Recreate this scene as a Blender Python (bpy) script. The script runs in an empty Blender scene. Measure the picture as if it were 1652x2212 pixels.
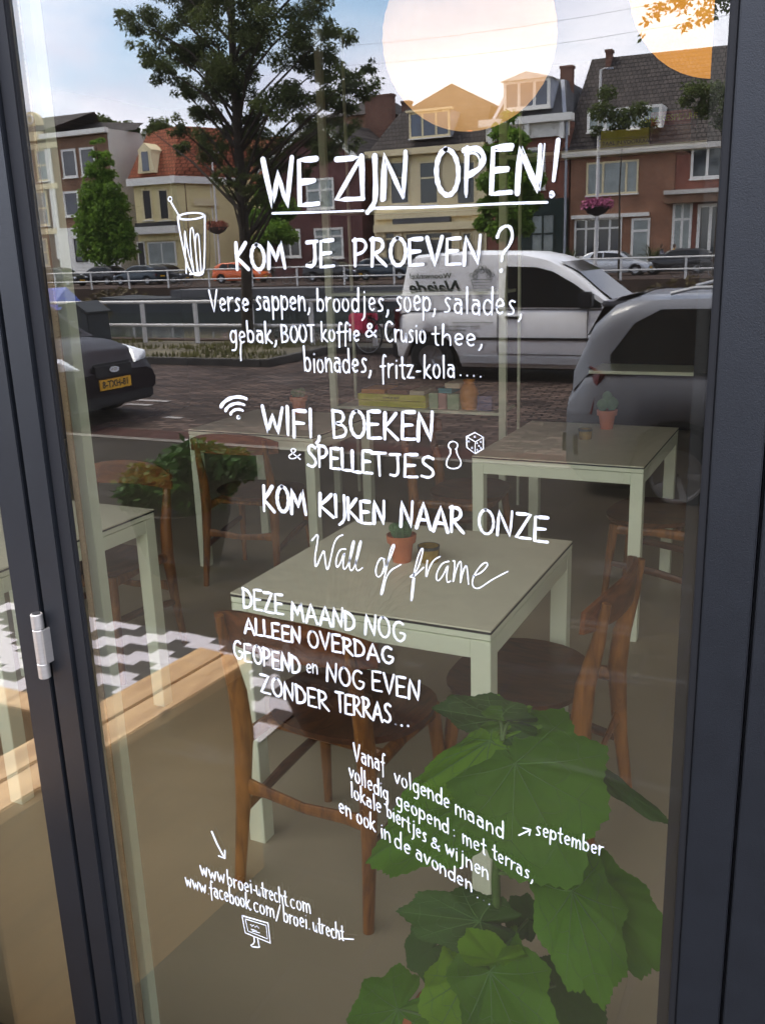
import bpy, bmesh, math, random
from mathutils import Vector, Matrix
R = math.radians
random.seed(7)
scene = bpy.context.scene
COL = scene.collection

# ------------------------------------------------------------------ camera, world, sun, exposure
CAM = Vector((0.0, -1.0, 1.6))
AX = (Vector((0.902, 0.430, -0.032)), Vector((-0.087, 0.255, 0.963)), Vector((0.422, -0.866, 0.267)))
AX = (AX[0].normalized(), (AX[1]-AX[0].normalized()*AX[1].dot(AX[0].normalized())).normalized(), None)
AX = (AX[0], AX[1], AX[0].cross(AX[1]))
cd = bpy.data.cameras.new('camera'); cam = bpy.data.objects.new('camera', cd); COL.objects.link(cam)
m = Matrix((AX[0], AX[1], AX[2])).transposed().to_4x4(); m.translation = CAM
cam.matrix_world = m
cd.sensor_fit = 'VERTICAL'; cd.sensor_height = 24.0; cd.lens = 24.0*2017.0/2212.0
cd.clip_start = 0.02; cd.clip_end = 2000
scene.camera = cam

SUN_EL, SUN_AZ = R(58), R(88)      # a veiled sun, high over the left end of the street
w = bpy.data.worlds.new('World'); scene.world = w; w.use_nodes = True
nt = w.node_tree; N = nt.nodes; L = nt.links; N.clear()
out = N.new('ShaderNodeOutputWorld'); bg = N.new('ShaderNodeBackground'); bg.inputs['Strength'].default_value = 0.095
sky = N.new('ShaderNodeTexSky'); sky.sky_type = 'NISHITA'; sky.sun_disc = False
sky.sun_elevation = SUN_EL; sky.sun_rotation = -SUN_AZ
tc = N.new('ShaderNodeTexCoord'); mp = N.new('ShaderNodeMapping'); mp.inputs['Scale'].default_value = (1, 1, 3.2)
mp.inputs['Location'].default_value = (0.35, 0.1, 0.2)
nz = N.new('ShaderNodeTexNoise'); nz.inputs['Scale'].default_value = 2.4; nz.inputs['Detail'].default_value = 7; nz.inputs['Roughness'].default_value = 0.56; nz.inputs['Distortion'].default_value = 0.25
cr = N.new('ShaderNodeValToRGB'); cr.color_ramp.elements[0].position = 0.33; cr.color_ramp.elements[1].position = 0.56
nz2 = N.new('ShaderNodeTexNoise'); nz2.inputs['Scale'].default_value = 4.0; nz2.inputs['Detail'].default_value = 6
cr2 = N.new('ShaderNodeValToRGB')
cr2.color_ramp.elements[0].position = 0.35; cr2.color_ramp.elements[0].color = (4.4, 4.6, 5.9, 1)
cr2.color_ramp.elements[1].position = 0.66; cr2.color_ramp.elements[1].color = (6.7, 6.7, 7.5, 1)
gain = N.new('ShaderNodeVectorMath'); gain.operation = 'MULTIPLY'; gain.inputs[1].default_value = (1.0, 1.0, 1.0)
mx = N.new('ShaderNodeMix'); mx.data_type = 'RGBA'
L.new(tc.outputs['Generated'], mp.inputs['Vector']); L.new(mp.outputs[0], nz.inputs['Vector']); L.new(mp.outputs[0], nz2.inputs['Vector'])
L.new(nz.outputs['Fac'], cr.inputs['Fac']); L.new(nz2.outputs['Fac'], cr2.inputs['Fac'])
L.new(sky.outputs[0], gain.inputs[0])
L.new(cr.outputs['Color'], mx.inputs[0]); L.new(gain.outputs[0], mx.inputs[6]); L.new(cr2.outputs['Color'], mx.inputs[7])
L.new(mx.outputs[2], bg.inputs['Color']); L.new(bg.outputs[0], out.inputs['Surface'])

sd = bpy.data.lights.new('sun', 'SUN'); sd.energy = 1.5; sd.angle = R(26); sd.color = (1.0, 0.95, 0.87)
so = bpy.data.objects.new('sun', sd); COL.objects.link(so)
sdir = Vector((-math.sin(SUN_AZ)*math.cos(SUN_EL), math.cos(SUN_AZ)*math.cos(SUN_EL), math.sin(SUN_EL)))
so.rotation_euler = sdir.to_track_quat('Z', 'Y').to_euler(); so.location = (0, 30, 40)

scene.view_settings.view_transform = 'Standard'; scene.view_settings.look = 'None'
scene.view_settings.gamma = 1; scene.view_settings.use_curve_mapping = False
scene.view_settings.exposure = 2.97
scene.cycles.max_bounces = 10; scene.cycles.diffuse_bounces = 4; scene.cycles.glossy_bounces = 4
scene.cycles.transparent_max_bounces = 16; scene.cycles.transmission_bounces = 4
scene.cycles.caustics_reflective = False; scene.cycles.caustics_refractive = False
scene.cycles.sample_clamp_indirect = 4.0
scene.cycles.use_denoising = True
try: scene.cycles.denoiser = 'OPENIMAGEDENOISE'
except Exception: pass

# ------------------------------------------------------------------ helpers
def S(x, y, P):
    """The place P metres off the glass plane that a sight line meets: P > 0 in the room, or (through out()) the street."""
    d = AX[0]*((x-826)/2017.0) - AX[1]*((y-1106)/2017.0) - AX[2]
    t = (P-CAM.y)/d.y
    return CAM + d*t
def O(x, y, P):                       # a point of the street seen in the glass
    p = S(x, y, P); return Vector((p.x, -p.y, p.z))
def G(x, y, z, mir=True):             # where a sight line meets height z
    d = AX[0]*((x-826)/2017.0) - AX[1]*((y-1106)/2017.0) - AX[2]
    t = (z-CAM.z)/d.z; p = CAM + d*t
    return Vector((p.x, -p.y, p.z)) if mir else p

class MB:
    def __init__(s): s.v = []; s.f = []; s.mi = []
    def add(s, vs, fs, mi=0):
        b = len(s.v); s.v += [tuple(v) for v in vs]; s.f += [tuple(b+i for i in f) for f in fs]; s.mi += [mi]*len(fs); return s
    def box(s, x0, x1, y0, y1, z0, z1, mi=0):
        vs = [(x, y, z) for x in (x0, x1) for y in (y0, y1) for z in (z0, z1)]
        return s.add(vs, [(0, 1, 3, 2), (4, 6, 7, 5), (0, 4, 5, 1), (2, 3, 7, 6), (0, 2, 6, 4), (1, 5, 7, 3)], mi)
    def hexa(s, p, mi=0):             # 8 points: bottom four, top four
        return s.add(p, [(0, 3, 2, 1), (4, 5, 6, 7), (0, 1, 5, 4), (1, 2, 6, 5), (2, 3, 7, 6), (3, 0, 4, 7)], mi)
    def quad(s, a, b, c, d, mi=0): return s.add([a, b, c, d], [(0, 1, 2, 3)], mi)
    def tube(s, pts, r, n=8, mi=0, caps=True, flat=1.0, fdir=None):
        pts = [Vector(p) for p in pts]
        if not hasattr(r, '__len__'): r = [r]*len(pts)
        vs = []; up = None
        for i, p in enumerate(pts):
            a = pts[max(i-1, 0)]; b = pts[min(i+1, len(pts)-1)]; t = (b-a)
            t = t.normalized() if t.length > 1e-9 else Vector((0, 0, 1))
            if up is None:
                up = Vector(fdir) if fdir else (Vector((0, 0, 1)) if abs(t.z) < .9 else Vector((1, 0, 0)))
            u = (up - t*up.dot(t)); u = u.normalized() if u.length > 1e-6 else t.orthogonal().normalized()
            q = t.cross(u); up = u
            for k in range(n):
                an = 2*math.pi*(k+.5)/n
                vs.append(p + u*math.cos(an)*r[i]*flat + q*math.sin(an)*r[i])
        fs = []
        for i in range(len(pts)-1):
            for k in range(n):
                fs.append((i*n+k, i*n+(k+1) % n, (i+1)*n+(k+1) % n, (i+1)*n+k))
        if caps: fs += [tuple(range(n-1, -1, -1)), tuple((len(pts)-1)*n+k for k in range(n))]
        return s.add(vs, fs, mi)
    def lathe(s, c, prof, n=20, mi=0):
        vs = []; c = Vector(c)
        for r, z in prof:
            for k in range(n):
                a = 2*math.pi*k/n; vs.append((c.x+r*math.cos(a), c.y+r*math.sin(a), c.z+z))
        fs = []
        for i in range(len(prof)-1):
            for k in range(n): fs.append((i*n+k, i*n+(k+1) % n, (i+1)*n+(k+1) % n, (i+1)*n+k))
        return s.add(vs, fs, mi)
    def prism(s, poly, axis, a, b, mi=0):     # poly 2D, extruded along axis from a to b
        def P(u, v, t): return {'x': (t, u, v), 'y': (u, t, v), 'z': (u, v, t)}[axis]
        n = len(poly); vs = [P(u, v, a) for u, v in poly]+[P(u, v, b) for u, v in poly]
        fs = [tuple(range(n)), tuple(range(2*n-1, n-1, -1))]+[(i, (i+1) % n, n+(i+1) % n, n+i) for i in range(n)]
        return s.add(vs, fs, mi)
    def build(s, name, mat, parent=None, smooth=False, bevel=0, tf=None):
        me = bpy.data.meshes.new(name); me.from_pydata(s.v, [], s.f)
        mats = mat if isinstance(mat, (list, tuple)) else [mat]
        for m_ in mats: me.materials.append(m_)
        if len(mats) > 1: me.polygons.foreach_set('material_index', s.mi)
        if tf: me.transform(tf)
        bm = bmesh.new(); bm.from_mesh(me)
        if len(s.f) < 4000: bmesh.ops.recalc_face_normals(bm, faces=bm.faces)
        if bevel:
            es = [e for e in bm.edges if len(e.link_faces) == 2 and e.calc_face_angle(0) > .6]
            bmesh.ops.bevel(bm, geom=es, offset=bevel, segments=2, affect='EDGES', clamp_overlap=True)
        bm.to_mesh(me); bm.free()
        if smooth:
            me.polygons.foreach_set('use_smooth', [True]*len(me.polygons))
            try: me.set_sharp_from_angle(angle=R(38))
            except Exception: pass
        o = bpy.data.objects.new(name, me); COL.objects.link(o)
        if parent: o.parent = parent
        return o
def tag(o, label=None, cat=None, group=None, kind=None):
    if label: o['label'] = label
    if cat: o['category'] = cat
    if group: o['group'] = group
    if kind: o['kind'] = kind
    return o
def empty(name, loc=(0, 0, 0), rz=0, label=None, cat=None, group=None, kind=None):
    o = bpy.data.objects.new(name, None); COL.objects.link(o); o.location = loc; o.rotation_euler = (0, 0, rz)
    o.empty_display_size = .1
    return tag(o, label, cat, group, kind)
def copy_tree(o, parent=None):
    c = o.copy(); COL.objects.link(c); c.parent = parent
    for ch in list(o.children): copy_tree(ch, c)
    return c

# ------------------------------------------------------------------ materials
def nodes_of(name):
    m_ = bpy.data.materials.new(name); m_.use_nodes = True
    nt_ = m_.node_tree; return m_, nt_, nt_.nodes, nt_.links, nt_.nodes['Principled BSDF']
def mat(name, col, rough=.6, var=.12, scale=8, bump=0.0, metal=0, spec=.35, coat=0, stretch=(1, 1, 1), emit=None, es=0, bscale=None):
    m_, nt_, n, l, b = nodes_of(name)
    b.inputs['Roughness'].default_value = rough; b.inputs['Metallic'].default_value = metal
    b.inputs['Specular IOR Level'].default_value = spec; b.inputs['Coat Weight'].default_value = coat*.5; b.inputs['Coat Roughness'].default_value = .06
    t = n.new('ShaderNodeTexCoord'); mp_ = n.new('ShaderNodeMapping'); mp_.inputs['Scale'].default_value = stretch
    z = n.new('ShaderNodeTexNoise'); z.inputs['Scale'].default_value = scale; z.inputs['Detail'].default_value = 6
    l.new(t.outputs['Object'], mp_.inputs[0]); l.new(mp_.outputs[0], z.inputs['Vector'])
    r_ = n.new('ShaderNodeValToRGB'); r_.color_ramp.elements[0].position = .3; r_.color_ramp.elements[1].position = .7
    c = Vector(col)
    r_.color_ramp.elements[0].color = (*(c*(1-var)), 1); r_.color_ramp.elements[1].color = (*(c*(1+var)), 1)
    l.new(z.outputs['Fac'], r_.inputs['Fac']); l.new(r_.outputs[0], b.inputs['Base Color'])
    if bump:
        z2 = n.new('ShaderNodeTexNoise'); z2.inputs['Scale'].default_value = bscale or scale*6; z2.inputs['Detail'].default_value = 4
        l.new(mp_.outputs[0], z2.inputs['Vector'])
        bp = n.new('ShaderNodeBump'); bp.inputs['Strength'].default_value = bump; bp.inputs['Distance'].default_value = .01
        l.new(z2.outputs['Fac'], bp.inputs['Height']); l.new(bp.outputs[0], b.inputs['Normal'])
    if emit: b.inputs['Emission Color'].default_value = (*emit, 1); b.inputs['Emission Strength'].default_value = es
    return m_
def brick(name, c1, c2, mortar, bw=.22, bh=.065, ms=.012, plane='xz', rough=.85, scale=1.0, rot=0, patch=.2, bump=.4):
    m_, nt_, n, l, b = nodes_of(name); b.inputs['Specular IOR Level'].default_value = .12; b.inputs['Roughness'].default_value = rough
    g = n.new('ShaderNodeNewGeometry'); sp = n.new('ShaderNodeSeparateXYZ'); cb = n.new('ShaderNodeCombineXYZ')
    l.new(g.outputs['Position'], sp.inputs[0])
    a_, b_ = {'xz': ('X', 'Z'), 'yz': ('Y', 'Z'), 'xy': ('X', 'Y')}[plane]
    l.new(sp.outputs[a_], cb.inputs['X']); l.new(sp.outputs[b_], cb.inputs['Y'])
    mp_ = n.new('ShaderNodeMapping'); mp_.inputs['Rotation'].default_value = (0, 0, rot); l.new(cb.outputs[0], mp_.inputs[0])
    t = n.new('ShaderNodeTexBrick'); t.inputs['Scale'].default_value = scale
    t.inputs['Color1'].default_value = (*c1, 1); t.inputs['Color2'].default_value = (*c2, 1); t.inputs['Mortar'].default_value = (*mortar, 1)
    t.inputs['Brick Width'].default_value = bw; t.inputs['Row Height'].default_value = bh; t.inputs['Mortar Size'].default_value = ms
    t.inputs['Mortar Smooth'].default_value = .3
    l.new(mp_.outputs[0], t.inputs['Vector'])
    z = n.new('ShaderNodeTexNoise'); z.inputs['Scale'].default_value = .9; z.inputs['Detail'].default_value = 5; l.new(cb.outputs[0], z.inputs['Vector'])
    hs = n.new('ShaderNodeMapRange'); hs.inputs['From Min'].default_value = .3; hs.inputs['From Max'].default_value = .7
    hs.inputs['To Min'].default_value = 1-patch; hs.inputs['To Max'].default_value = 1+patch; l.new(z.outputs['Fac'], hs.inputs['Value'])
    v = n.new('ShaderNodeVectorMath'); v.operation = 'SCALE'; l.new(t.outputs['Color'], v.inputs[0]); l.new(hs.outputs[0], v.inputs['Scale'])
    l.new(v.outputs[0], b.inputs['Base Color'])
    bp = n.new('ShaderNodeBump'); bp.inputs['Strength'].default_value = bump; bp.inputs['Distance'].default_value = .006; bp.invert = True
    l.new(t.outputs['Fac'], bp.inputs['Height']); l.new(bp.outputs[0], b.inputs['Normal'])
    return m_
def glass_mat(name, gain_=2.4, base=.035, tint=(.93, .96, .93)):
    m_, nt_, n, l, b = nodes_of(name); n.remove(b); o_ = n['Material Output']
    tr = n.new('ShaderNodeBsdfTransparent'); tr.inputs[0].default_value = (*tint, 1)
    gl = n.new('ShaderNodeBsdfGlossy'); gl.inputs['Roughness'].default_value = 0.0; gl.inputs['Color'].default_value = (1, 1, 1, 1)
    lw = n.new('ShaderNodeFresnel'); lw.inputs['IOR'].default_value = 1.5
    mm = n.new('ShaderNodeMath'); mm.operation = 'MULTIPLY_ADD'; mm.use_clamp = True
    mm.inputs[1].default_value = gain_; mm.inputs[2].default_value = base
    # faces met from inside a pane are read with the outside's angle: use the facing term, which is the same from both sides
    lw2 = n.new('ShaderNodeLayerWeight'); lw2.inputs['Blend'].default_value = .5
    pw = n.new('ShaderNodeMath'); pw.operation = 'POWER'; pw.inputs[1].default_value = 4.0; l.new(lw2.outputs['Facing'], pw.inputs[0])
    l.new(pw.outputs[0], mm.inputs[0])
    mx_ = n.new('ShaderNodeMixShader'); l.new(mm.outputs[0], mx_.inputs[0]); l.new(tr.outputs[0], mx_.inputs[1]); l.new(gl.outputs[0], mx_.inputs[2])
    df = n.new('ShaderNodeBsdfDiffuse'); df.inputs[0].default_value = (.8, .78, .72, 1); tl = n.new('ShaderNodeBsdfTranslucent'); tl.inputs[0].default_value = (.8, .78, .72, 1)
    ad = n.new('ShaderNodeMixShader'); l.new(df.outputs[0], ad.inputs[1]); l.new(tl.outputs[0], ad.inputs[2]); ad.inputs[0].default_value = .5
    t_ = n.new('ShaderNodeTexCoord'); m1 = n.new('ShaderNodeMapping'); m1.inputs['Rotation'].default_value = (0, R(38), 0); m1.inputs['Scale'].default_value = (2.2, 1, 26)
    z1_ = n.new('ShaderNodeTexNoise'); z1_.inputs['Scale'].default_value = 1.6; z1_.inputs['Detail'].default_value = 5; z1_.inputs['Distortion'].default_value = 1.2
    z2_ = n.new('ShaderNodeTexNoise'); z2_.inputs['Scale'].default_value = 2.4; z2_.inputs['Detail'].default_value = 3
    l.new(t_.outputs['Object'], m1.inputs[0]); l.new(m1.outputs[0], z1_.inputs['Vector']); l.new(t_.outputs['Object'], z2_.inputs['Vector'])
    a1_ = n.new('ShaderNodeMapRange'); a1_.inputs['From Min'].default_value = .56; a1_.inputs['From Max'].default_value = .74; l.new(z1_.outputs['Fac'], a1_.inputs['Value'])
    a2_ = n.new('ShaderNodeMapRange'); a2_.inputs['From Min'].default_value = .50; a2_.inputs['From Max'].default_value = .68; l.new(z2_.outputs['Fac'], a2_.inputs['Value'])
    p_ = n.new('ShaderNodeMath'); p_.operation = 'MULTIPLY'; l.new(a1_.outputs[0], p_.inputs[0]); l.new(a2_.outputs[0], p_.inputs[1])
    f_ = n.new('ShaderNodeMath'); f_.operation = 'MULTIPLY_ADD'; f_.inputs[1].default_value = .045; f_.inputs[2].default_value = .003; l.new(p_.outputs[0], f_.inputs[0])
    fin = n.new('ShaderNodeMixShader'); l.new(f_.outputs[0], fin.inputs[0]); l.new(mx_.outputs[0], fin.inputs[1]); l.new(ad.outputs[0], fin.inputs[2])
    l.new(fin.outputs[0], o_.inputs['Surface']); return m_
def leaf_mat(name, col, var=.35, trans=.35):
    m_, nt_, n, l, b = nodes_of(name); b.inputs['Roughness'].default_value = .6; b.inputs['Specular IOR Level'].default_value = .2
    t = n.new('ShaderNodeTexCoord'); z = n.new('ShaderNodeTexNoise'); z.inputs['Scale'].default_value = 1.6; z.inputs['Detail'].default_value = 4
    l.new(t.outputs['Object'], z.inputs['Vector']); r_ = n.new('ShaderNodeValToRGB'); r_.color_ramp.elements[0].position = .35; r_.color_ramp.elements[1].position = .65
    c = Vector(col); r_.color_ramp.elements[0].color = (*(c*(1-var)), 1); r_.color_ramp.elements[1].color = (c.x*(1+var*1.3), c.y*(1+var), c.z*(1+var*.6), 1)
    l.new(z.outputs['Fac'], r_.inputs['Fac']); l.new(r_.outputs[0], b.inputs['Base Color'])
    tr = n.new('ShaderNodeBsdfTranslucent'); l.new(r_.outputs[0], tr.inputs[0]); mx_ = n.new('ShaderNodeMixShader'); mx_.inputs[0].default_value = trans
    l.new(b.outputs[0], mx_.inputs[1]); l.new(tr.outputs[0], mx_.inputs[2]); l.new(mx_.outputs[0], n['Material Output'].inputs['Surface']); return m_
def wood_mat(name, dark, light, scale=3.0, stretch=(1, 12, 12), rough=.45, knots=False, detail=8):
    m_, nt_, n, l, b = nodes_of(name); b.inputs['Roughness'].default_value = rough
    t = n.new('ShaderNodeTexCoord'); mp_ = n.new('ShaderNodeMapping'); mp_.inputs['Scale'].default_value = stretch
    l.new(t.outputs['Object'], mp_.inputs[0])
    z = n.new('ShaderNodeTexNoise'); z.inputs['Scale'].default_value = scale; z.inputs['Detail'].default_value = detail; z.inputs['Distortion'].default_value = 1.4
    l.new(mp_.outputs[0], z.inputs['Vector'])
    r_ = n.new('ShaderNodeValToRGB'); r_.color_ramp.elements[0].position = .34; r_.color_ramp.elements[1].position = .62
    r_.color_ramp.elements[0].color = (*dark, 1); r_.color_ramp.elements[1].color = (*light, 1)
    l.new(z.outputs['Fac'], r_.inputs['Fac']); src = r_.outputs[0]
    if knots:
        v = n.new('ShaderNodeTexVoronoi'); v.inputs['Scale'].default_value = 1.0
        m2 = n.new('ShaderNodeMapping'); m2.inputs['Scale'].default_value = (14, 5, 5); l.new(t.outputs['Object'], m2.inputs[0]); l.new(m2.outputs[0], v.inputs['Vector'])
        r2 = n.new('ShaderNodeValToRGB'); r2.color_ramp.elements[0].position = .05; r2.color_ramp.elements[1].position = .14
        r2.color_ramp.elements[0].color = (.3, .2, .12, 1); r2.color_ramp.elements[1].color = (1, 1, 1, 1); l.new(v.outputs['Distance'], r2.inputs['Fac'])
        mu = n.new('ShaderNodeMix'); mu.data_type = 'RGBA'; mu.blend_type = 'MULTIPLY'; mu.inputs[0].default_value = 1
        l.new(src, mu.inputs[6]); l.new(r2.outputs[0], mu.inputs[7]); src = mu.outputs[2]
    l.new(src, b.inputs['Base Color'])
    bp = n.new('ShaderNodeBump'); bp.inputs['Strength'].default_value = .15; bp.inputs['Distance'].default_value = .003; l.new(z.outputs['Fac'], bp.inputs['Height']); l.new(bp.outputs[0], b.inputs['Normal'])
    return m_

M = {}
M['alu'] = mat('anthracite_aluminium', (.0095, .0108, .0132), .42, .10, 30, .12, spec=.4, bscale=900)
M['alu_dark'] = mat('black_rubber', (.008, .008, .009), .7, .1)
M['steel'] = mat('brushed_steel', (.62, .58, .52), .38, .06, 20, .1, metal=.75, stretch=(1, 1, 12))
M['spacer'] = mat('bronze_spacer', (.23, .17, .10), .45, .15, 60, metal=.3)
M['pane'] = glass_mat('door_glass', 1.5, .108, (.965, .955, .90))
M['paint'] = mat('white_chalk_paint', (.80, .81, .82), .8, .14, 120, .25, bscale=300, spec=.2)
M['sage'] = mat('pale_sage_lacquer', (.74, .78, .60), .42, .04, 4)
M['tabletop'] = wood_mat('linoleum_tabletop', (.70, .675, .51), (.76, .735, .56), 9, (1, 1, 1), .34)
M['edge'] = mat('dark_table_edge', (.03, .032, .032), .5, .1)
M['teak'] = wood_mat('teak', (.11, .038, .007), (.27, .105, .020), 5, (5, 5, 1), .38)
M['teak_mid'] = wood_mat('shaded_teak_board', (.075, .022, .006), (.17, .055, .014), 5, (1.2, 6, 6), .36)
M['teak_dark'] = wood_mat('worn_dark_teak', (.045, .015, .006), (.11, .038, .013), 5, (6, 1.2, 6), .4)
M['floor_in'] = mat('poured_floor', (.35, .295, .20), .45, .10, 1.4, .04, bscale=30)
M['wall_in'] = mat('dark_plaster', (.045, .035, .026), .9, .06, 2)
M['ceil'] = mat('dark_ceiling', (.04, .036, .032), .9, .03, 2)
M['terracotta'] = mat('terracotta', (.42, .13, .055), .8, .12, 14, .2)
M['cactus'] = mat('cactus_green', (.06, .12, .045), .6, .3, 30, .6)
M['brass'] = mat('amber_glass', (.30, .20, .05), .2, .3, 30, metal=.35)
M['soil'] = mat('potting_soil', (.03, .022, .015), .95, .4, 60, .6)
M['plant_leaf'] = leaf_mat('broad_leaf', (.085, .225, .014), .28, .48)
M['plant_leaf_dark'] = leaf_mat('broad_leaf_dark', (.042, .105, .018), .25, .35)
M['plant_leaf_new'] = leaf_mat('broad_leaf_young', (.15, .33, .016), .2, .5)
M['stem'] = mat('green_stem', (.07, .13, .03), .6, .2, 30)
M['vein'] = mat('leaf_vein', (.075, .17, .035), .6, .1, 30)
M['paper_lamp'] = mat('rice_paper_amber', (.75, .46, .22), .8, .06, 14, emit=(1.0, .55, .22), es=.065)
M['paper_lamp_gold'] = mat('rice_paper_gold', (.72, .36, .06), .8, .06, 14, emit=(1.0, .42, .06), es=.09)
M['pine'] = wood_mat('new_pine_plank', (.42, .22, .075), (.66, .40, .17), 2.2, (9, 1, 9), .55, knots=True)
M['ply'] = wood_mat('plywood', (.22, .115, .034), (.31, .17, .054), 1.6, (1.5, 1.5, 8), .6)
M['osb'] = wood_mat('orange_plywood', (.26, .13, .035), (.44, .24, .07), 3, (1, 3, 3), .6)
M['road'] = brick('road_clinker', (.036, .025, .022), (.115, .078, .064), (.010, .008, .007), .21, .105, .016, 'xy', .8, rot=R(8), patch=.35)
M['red_road'] = brick('parking_clinker', (.050, .022, .018), (.075, .032, .026), (.02, .014, .013), .21, .07, .01, 'xy', .8, rot=R(90), patch=.25)
M['sidewalk'] = brick('sidewalk_pavers', (.021, .017, .012), (.029, .023, .017), (.025, .02, .018), .3, .3, .01, 'xy', .8, patch=.2)
M['kerb'] = mat('concrete_kerb', (.13, .115, .10), .85, .2, 6, .2)
M['kerb_dark'] = mat('old_kerb', (.055, .05, .045), .9, .3, 3, .3)
M['mark'] = mat('road_paint', (.30, .28, .27), .8, .25, 10)
M['verge'] = mat('dry_verge', (.10, .085, .055), .95, .5, 1.4, .6, bscale=20)
M['quay'] = brick('quay_brick', (.06, .04, .03), (.09, .055, .04), (.05, .045, .04), .25, .08, .012)
M['railing'] = mat('white_railing', (.62, .60, .58), .5, .06, 3)
M['water'] = mat('canal_water', (.015, .02, .014), .06, .2, 3, .35, bscale=4)
M['bark'] = mat('tree_bark', (.045, .035, .026), .95, .35, 6, .6)
M['leaf_big'] = leaf_mat('ash_leaves', (.080, .108, .038), .45, .45)
M['leaf_far'] = leaf_mat('lime_leaves', (.12, .22, .03), .35, .5)
M['leaf_bush'] = leaf_mat('bush_leaves', (.045, .11, .022), .4, .3)
M['cbrown'] = brick('brown_brick', (.21, .10, .05), (.26, .13, .07), (.2, .16, .13))
M['cred'] = brick('red_brick', (.24, .07, .045), (.29, .095, .06), (.18, .13, .11))
M['cmaroon'] = brick('maroon_brick', (.12, .035, .035), (.15, .045, .042), (.14, .11, .1))
M['corange'] = brick('orange_brown_brick', (.28, .115, .062), (.34, .15, .08), (.24, .18, .14))
M['cream'] = mat('cream_render', (.80, .68, .42), .85, .06, .6, .1)
M['yellow'] = mat('yellow_render', (.80, .68, .36), .85, .05, .5, .1)
M['white'] = mat('white_trim', (.82, .80, .74), .6, .05, 1)
M['offwhite'] = mat('grey_white_render', (.58, .55, .50), .85, .06, .6)
M['dgreen'] = mat('dark_green_shopfront', (.018, .035, .032), .5, .1, 1)
M['darkpanel'] = mat('dark_panel', (.03, .028, .028), .5, .1, 1)
def tile_mat(name, c1, c2): return brick(name, c1, c2, tuple(a*.35 for a in c1), .30, .30, .035, 'xz', .8, patch=.18, bump=.8)
M['rtile'] = tile_mat('red_roof_tiles', (.25, .075, .040), (.32, .11, .058))
M['dtile'] = tile_mat('dark_roof_tiles', (.055, .048, .045), (.085, .072, .066))
M['slate'] = mat('slate_lead', (.09, .09, .095), .7, .2, 1.2, .2)
M['lead'] = mat('zinc_flashing', (.35, .37, .42), .5, .1, 2)
M['win'] = mat('window_dark_glass', (.035, .042, .052), .08, .5, .35, spec=.8)
M['win_blue'] = mat('window_sky_glass', (.05, .075, .12), .06, .4, .5, spec=.9)
M['curtain'] = mat('net_curtain_glass', (.30, .34, .33), .15, .2, 1.2)
M['brick_chim'] = brick('chimney_brick', (.16, .07, .05), (.2, .09, .06), (.15, .12, .1))
M['tyre'] = mat('tyre_rubber', (.015, .015, .016), .85, .15, 10)
M['rim'] = mat('alloy_rim', (.45, .46, .48), .35, .1, 10, metal=.7)
M['carglass'] = mat('car_glass', (.010, .012, .013), .05, .3, 3, spec=.3)
M['plastic'] = mat('black_plastic', (.02, .02, .022), .5, .1, 10)
M['lampclear'] = mat('headlamp_glass', (.88, .90, .92), .25, .15, 18, coat=1)
M['lampred'] = mat('tail_lamp', (.085, .004, .005), .3, .2, 10)
M['plate'] = mat('yellow_plate', (.78, .42, .03), .5, .05, 10)
M['ink'] = mat('black_ink', (.02, .02, .02), .6, .05)
M['ink_green'] = mat('dark_green_ink', (.035, .055, .045), .6, .05)
def paint(name, c, r=.3, metal=0.0): return mat(name, c, r, .03, 2, metal=metal, coat=.8)
M['pblack'] = mat('dark_aubergine_paint', (.012, .007, .010), .42, .03, 2, spec=.22)
M['pwhite'] = paint('white_van_paint', (.86, .86, .86), .35)
M['psilver'] = paint('blue_grey_metallic', (.15, .16, .19), .45, .1)
M['porange'] = paint('orange_paint', (.62, .12, .03))
M['pdark'] = paint('black_paint', (.015, .015, .018))
M['pblue'] = paint('dark_blue_paint', (.02, .035, .05))
M['plsilver'] = paint('light_silver_paint', (.50, .52, .55), .35, .3)
M['pink'] = mat('pink_fabric', (.62, .05, .12), .8, .2, 10)
M['orange_fabric'] = mat('orange_bag', (.6, .14, .05), .8, .2, 10)
M['petal'] = mat('pink_petals', (.36, .09, .18), .7, .4, 3)
M['rust'] = mat('rust_flowers', (.30, .09, .05), .8, .4, 3)
M['blue_tarp'] = mat('blue_tarpaulin', (.03, .06, .30), .6, .2, 3)
M['bin'] = mat('dark_container', (.03, .035, .04), .7, .2, 3)
M['pot_dark'] = mat('dark_planter', (.028, .024, .022), .6, .3, 6, .2)
M['skin'] = mat('skin', (.5, .3, .2), .6, .05); M['yshirt'] = mat('yellow_shirt', (.7, .38, .03), .8, .08); M['gshirt'] = mat('grey_shirt', (.2, .2, .24), .8, .08); M['hair'] = mat('brown_hair', (.06, .03, .015), .8, .1)
M['reed'] = mat('dry_reed', (.10, .055, .035), .8, .3, 10)
M['sign_blue'] = mat('blue_sign', (.02, .1, .4), .5, .05)
bk = {}
for nm_, c_ in dict(yellow=(.62, .60, .05), red=(.30, .05, .03), green=(.35, .48, .30), blue=(.10, .22, .33), navy=(.08, .10, .22), cream=(.6, .55, .4), orange=(.6, .25, .04), brown=(.2, .09, .05), teal=(.06, .3, .36), pinkish=(.5, .3, .26)).items():
    bk[nm_] = mat('cover_'+nm_, c_, .5, .08, 20)
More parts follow.
